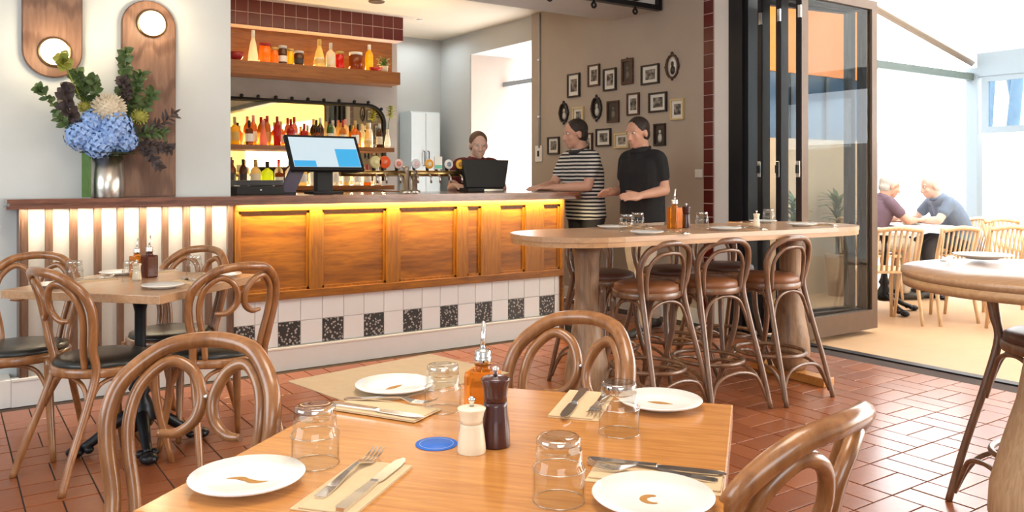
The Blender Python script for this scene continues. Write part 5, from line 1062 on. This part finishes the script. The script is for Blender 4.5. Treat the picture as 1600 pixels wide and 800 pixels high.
def person(label, loc, rz, J, mats, vox=0.0075, hairm=None, long=False, sleeve=0.55, hair=True, collar=None):
    """J: joints in the person's own frame (+y forward). mats: shirt, trousers, shoes, skin"""
    p = thing('person', label, 'person', loc, rz); shirt, trou, shoe, skin = mats
    V_ = {k: Vector(v) for k, v in J.items() if not isinstance(v, (Matrix, float, int))}
    bm = NB(); X = head_bm(bm, V_['head'], J.get('turn', Matrix.Identity(3)), J.get('hs', 1.0))
    limb(bm, [V_['neck'], (V_['neck']+V_['head'])/2-Vector((0, 0.02, 0.03)), V_['head']-Vector((0, 0.02, 0.05))], [0.062, 0.057, 0.055])
    limb(bm, [V_['pelvis'], V_['waist'], V_['chest'], V_['neck']], [0.105, 0.095, 0.10, 0.062])
    for a in 'lr':
        limb(bm, [V_['sh_'+a], V_['el_'+a]], [0.048, 0.040]); limb(bm, [V_['el_'+a], V_['el_'+a].lerp(V_['wr_'+a], 0.35), V_['wr_'+a]], [0.040, 0.041, 0.027])
        hand(bm, V_['wr_'+a], J['hd_'+a], J.get('hn_'+a, (0, 0, 1)), 1.0, J.get('curl', 0.35), 1 if a == 'l' else -1)
        limb(bm, [V_['hip_'+a], V_['kn_'+a]], [0.082, 0.055]); limb(bm, [V_['kn_'+a], V_['kn_'+a].lerp(V_['an_'+a], 0.35)-V_['fwd_'+a]*0.02 if 'fwd_'+a in V_ else V_['kn_'+a].lerp(V_['an_'+a], 0.35), V_['an_'+a]], [0.055, 0.054, 0.036])
    obj('body', remesh(bm, vox, 'body'), skin, p)
    bm = NB(); w_ = V_['sh_r']-V_['sh_l']
    for f_ in (-0.5, 0, 0.5):
        o_ = w_.normalized()*0.075*f_*2; tube(bm, spline([V_['pelvis']+o_-Vector((0, 0, 0.06)), V_['waist']+o_, V_['chest']+o_*1.15, V_['chest'].lerp(V_['neck'], 0.6)+o_*1.1], 5), [0.122, 0.118, 0.124, 0.098], 18)
    limb(bm, [V_['chest'], V_['chest'].lerp(V_['neck'], 0.75)], [0.128, 0.094])
    limb(bm, [V_['sh_l'], V_['neck']+Vector((0, 0, -0.035)), V_['sh_r']], [0.052, 0.066, 0.052])
    for a in 'lr': limb(bm, [V_['neck'].lerp(V_['sh_'+a], 0.7), V_['sh_'+a], V_['sh_'+a].lerp(V_['el_'+a], sleeve) if sleeve <= 1 else V_['el_'+a]], [0.062, 0.061, 0.057])
    if sleeve > 1:
        for a in 'lr': limb(bm, [V_['el_'+a], V_['el_'+a].lerp(V_['wr_'+a], 0.9)], [0.055, 0.040])
    obj('shirt', remesh(bm, 0.010, 'shirt', 6), shirt, p)
    c_ = V_['neck']+Vector((0, 0.005, 0.005)); bm = NB(); tube(bm, [c_+Vector((0.072*math.cos(t), 0.075*math.sin(t), -0.022*math.sin(t))) for t in [2*PI*k/24 for k in range(24)]], 0.015, 8, closed=True); obj('collar', bm, collar or shirt, p)
    bm = NB(); limb(bm, [V_['hip_l'], V_['pelvis']+Vector((0, 0, 0.02)), V_['hip_r']], [0.105, 0.12, 0.105])
    for a in 'lr': limb(bm, [V_['hip_'+a], V_['kn_'+a], V_['an_'+a]+Vector((0, 0, 0.02))], [0.098, 0.072, 0.058])
    obj('trousers', remesh(bm, 0.010, 'trousers', 5), trou, p)
    for a in 'lr':
        f_ = V_.get('toe_'+a, V_['an_'+a]+Vector((0, 0.16, -0.04))); bm = NB(); q = V_['an_'+a]
        limb(bm, [Vector((q.x, q.y-0.04, 0.04)), Vector((q.x, q.y+0.05, 0.045)), Vector((f_.x, f_.y, 0.034))], [0.038, 0.042, 0.032]); tube(bm, [q+Vector((0, 0, 0.03)), Vector((q.x, q.y, 0.04))], [0.042, 0.042], 12)
        for v in bm.verts: v.co.z = max(v.co.z, 0.002)
        obj('shoe', remesh(bm, 0.008, 'shoe', 3), shoe, p)
    if hair: obj('hair', remesh(hair_bm(X, 1, long), 0.008, 'hair', 3), hairm or HAIRD, p)
    for q in (-1, 1):
        bm = NB(); ball(bm, (q*0.031, 0.0735, 0.008), (0.013, 0.010, 0.008), 12, 8); bmesh.ops.transform(bm, matrix=X, verts=bm.verts); e_ = obj('eye', bm, mat('eye_white', (0.8, 0.78, 0.75), 0.2, var=0), p)
        bm = NB(); ball(bm, (q*0.031, 0.0815, 0.008), (0.006, 0.004, 0.006), 10, 6); bmesh.ops.transform(bm, matrix=X, verts=bm.verts); obj('iris', bm, mat('dark_iris', (0.04, 0.025, 0.02), 0.2, var=0), e_)
    return p
DENIM = mat('dark_trousers', (0.035, 0.032, 0.034), 0.8); KHAKI = mat('khaki_trousers', (0.42, 0.35, 0.28), 0.8); SHOE = mat('dark_shoe', (0.03, 0.025, 0.02), 0.5); BLACKT = mat('black_tee', (0.014, 0.014, 0.016), 0.9); MAROON = mat('maroon_top', (0.10, 0.012, 0.016), 0.9); PURPLE = mat('dusty_purple_shirt', (0.15, 0.095, 0.125), 0.9); BLUEG = mat('blue_grey_shirt', (0.15, 0.19, 0.26), 0.9)
def RZ(a, tilt=0): return Matrix.Rotation(D(a), 3, 'Z') @ Matrix.Rotation(D(tilt), 3, 'X')
person('man in a navy and white striped polo leaning on the end of the bar counter', (4.36, 5.27, 0), D(90), dict(
    pelvis=(0, -0.02, 0.94), waist=(0, 0.0, 1.08), chest=(0, 0.02, 1.26), neck=(0, 0.05, 1.44), head=(0, 0.10, 1.575), turn=RZ(-18, -6),
    sh_l=(-0.178, 0.05, 1.365), el_l=(-0.165, 0.10, 1.145), wr_l=(-0.02, 0.36, 1.135), hd_l=(0.3, 1, 0.0), hn_l=(0, 0, 1),
    sh_r=(0.178, 0.05, 1.365), el_r=(0.21, 0.16, 1.155), wr_r=(0.10, 0.40, 1.135), hd_r=(-0.45, 1, 0.0), hn_r=(0, 0, 1),
    hip_l=(-0.09, -0.02, 0.90), kn_l=(-0.10, 0.01, 0.49), an_l=(-0.11, -0.05, 0.08), hip_r=(0.09, -0.02, 0.90), kn_r=(0.10, -0.04, 0.49), an_r=(0.12, -0.13, 0.08)), (STRIPES, DENIM, SHOE, SKIN), collar=DENIM)
person('person in a black top with light trousers walking past the picture wall', (4.50, 4.73, 0), D(95), dict(
    pelvis=(0, 0, 0.93), waist=(0, 0.0, 1.08), chest=(0, 0.0, 1.26), neck=(0, 0.02, 1.43), head=(0, 0.06, 1.565), turn=RZ(0, -10),
    sh_l=(-0.172, 0.0, 1.355), el_l=(-0.21, -0.02, 1.12), wr_l=(-0.16, 0.22, 1.08), hd_l=(0.2, 1, 0.0), hn_l=(-0.7, 0, 0.7),
    sh_r=(0.172, 0.0, 1.355), el_r=(0.21, 0.0, 1.12), wr_r=(0.14, 0.24, 1.10), hd_r=(-0.2, 1, 0.0), hn_r=(0.7, 0, 0.7),
    hip_l=(-0.09, 0, 0.89), kn_l=(-0.10, 0.10, 0.48), an_l=(-0.10, 0.10, 0.08), hip_r=(0.09, 0, 0.89), kn_r=(0.10, -0.06, 0.47), an_r=(0.10, -0.26, 0.10)), (BLACKT, KHAKI, SHOE, SKIN))
person('bartender with tied brown hair in a maroon top behind the black till terminal', (3.86, 6.17, 0), D(168), dict(
    pelvis=(0, -0.02, 0.90), waist=(0, 0.0, 1.03), chest=(0, 0.02, 1.20), neck=(0, 0.05, 1.37), head=(0, 0.09, 1.50), turn=RZ(-8, -10), hs=0.97,
    sh_l=(-0.165, 0.03, 1.32), el_l=(-0.22, 0.10, 1.12), wr_l=(-0.10, 0.33, 1.16), hd_l=(0.2, 1, -0.1), hn_l=(0, 0, 1),
    sh_r=(0.165, 0.03, 1.32), el_r=(0.25, 0.10, 1.12), wr_r=(0.28, 0.33, 1.15), hd_r=(0.0, 1, -0.1), hn_r=(0, 0, 1),
    hip_l=(-0.085, -0.02, 0.86), kn_l=(-0.09, 0.0, 0.46), an_l=(-0.09, -0.04, 0.08), hip_r=(0.085, -0.02, 0.86), kn_r=(0.09, 0.0, 0.46), an_r=(0.10, -0.03, 0.08)), (MAROON, DENIM, SHOE, SKINP), hairm=HAIRB, long=True)
def seated(label, x, y, rz, mats, hairm, lean=0.10, hair=True):
    return person(label, (x, y, -0.012), rz, dict(
    pelvis=(0, -0.02, 0.55), waist=(0, 0.0, 0.70), chest=(0, lean*0.7, 0.88), neck=(0, lean*1.3, 1.02), head=(0, lean*1.7+0.03, 1.14), turn=RZ(0, -14),
    sh_l=(-0.19, lean*1.2, 0.97), el_l=(-0.24, lean+0.16, 0.80), wr_l=(-0.12, lean+0.30, 0.79), hd_l=(0.4, 1, 0), sh_r=(0.19, lean*1.2, 0.97), el_r=(0.24, lean+0.16, 0.80), wr_r=(0.12, lean+0.30, 0.80), hd_r=(-0.4, 1, 0),
    hip_l=(-0.10, 0, 0.55), kn_l=(-0.13, 0.34, 0.54), an_l=(-0.14, 0.30, 0.09), hip_r=(0.10, 0, 0.55), kn_r=(0.13, 0.34, 0.54), an_r=(0.14, 0.28, 0.09)), mats, vox=0.009, hairm=hairm, hair=hair)
seated('person in a dusty purple shirt seated with back half turned outside the door', 7.80, 4.86, face(0.82, -0.57), (PURPLE, KHAKI, SHOE, SKIN), HAIRG)
seated('person in a blue grey shirt leaning over the patio table', 8.59, 4.40, face(-0.82, 0.57), (BLUEG, DENIM, SHOE, SKINP), HAIRG, 0.14)
for o in list(bpy.data.objects):   # keep the bouquet clear of the wall
    if o.parent is FL:
        for v in o.data.vertices: v.co.y = min(v.co.y, 5.255-5.135)
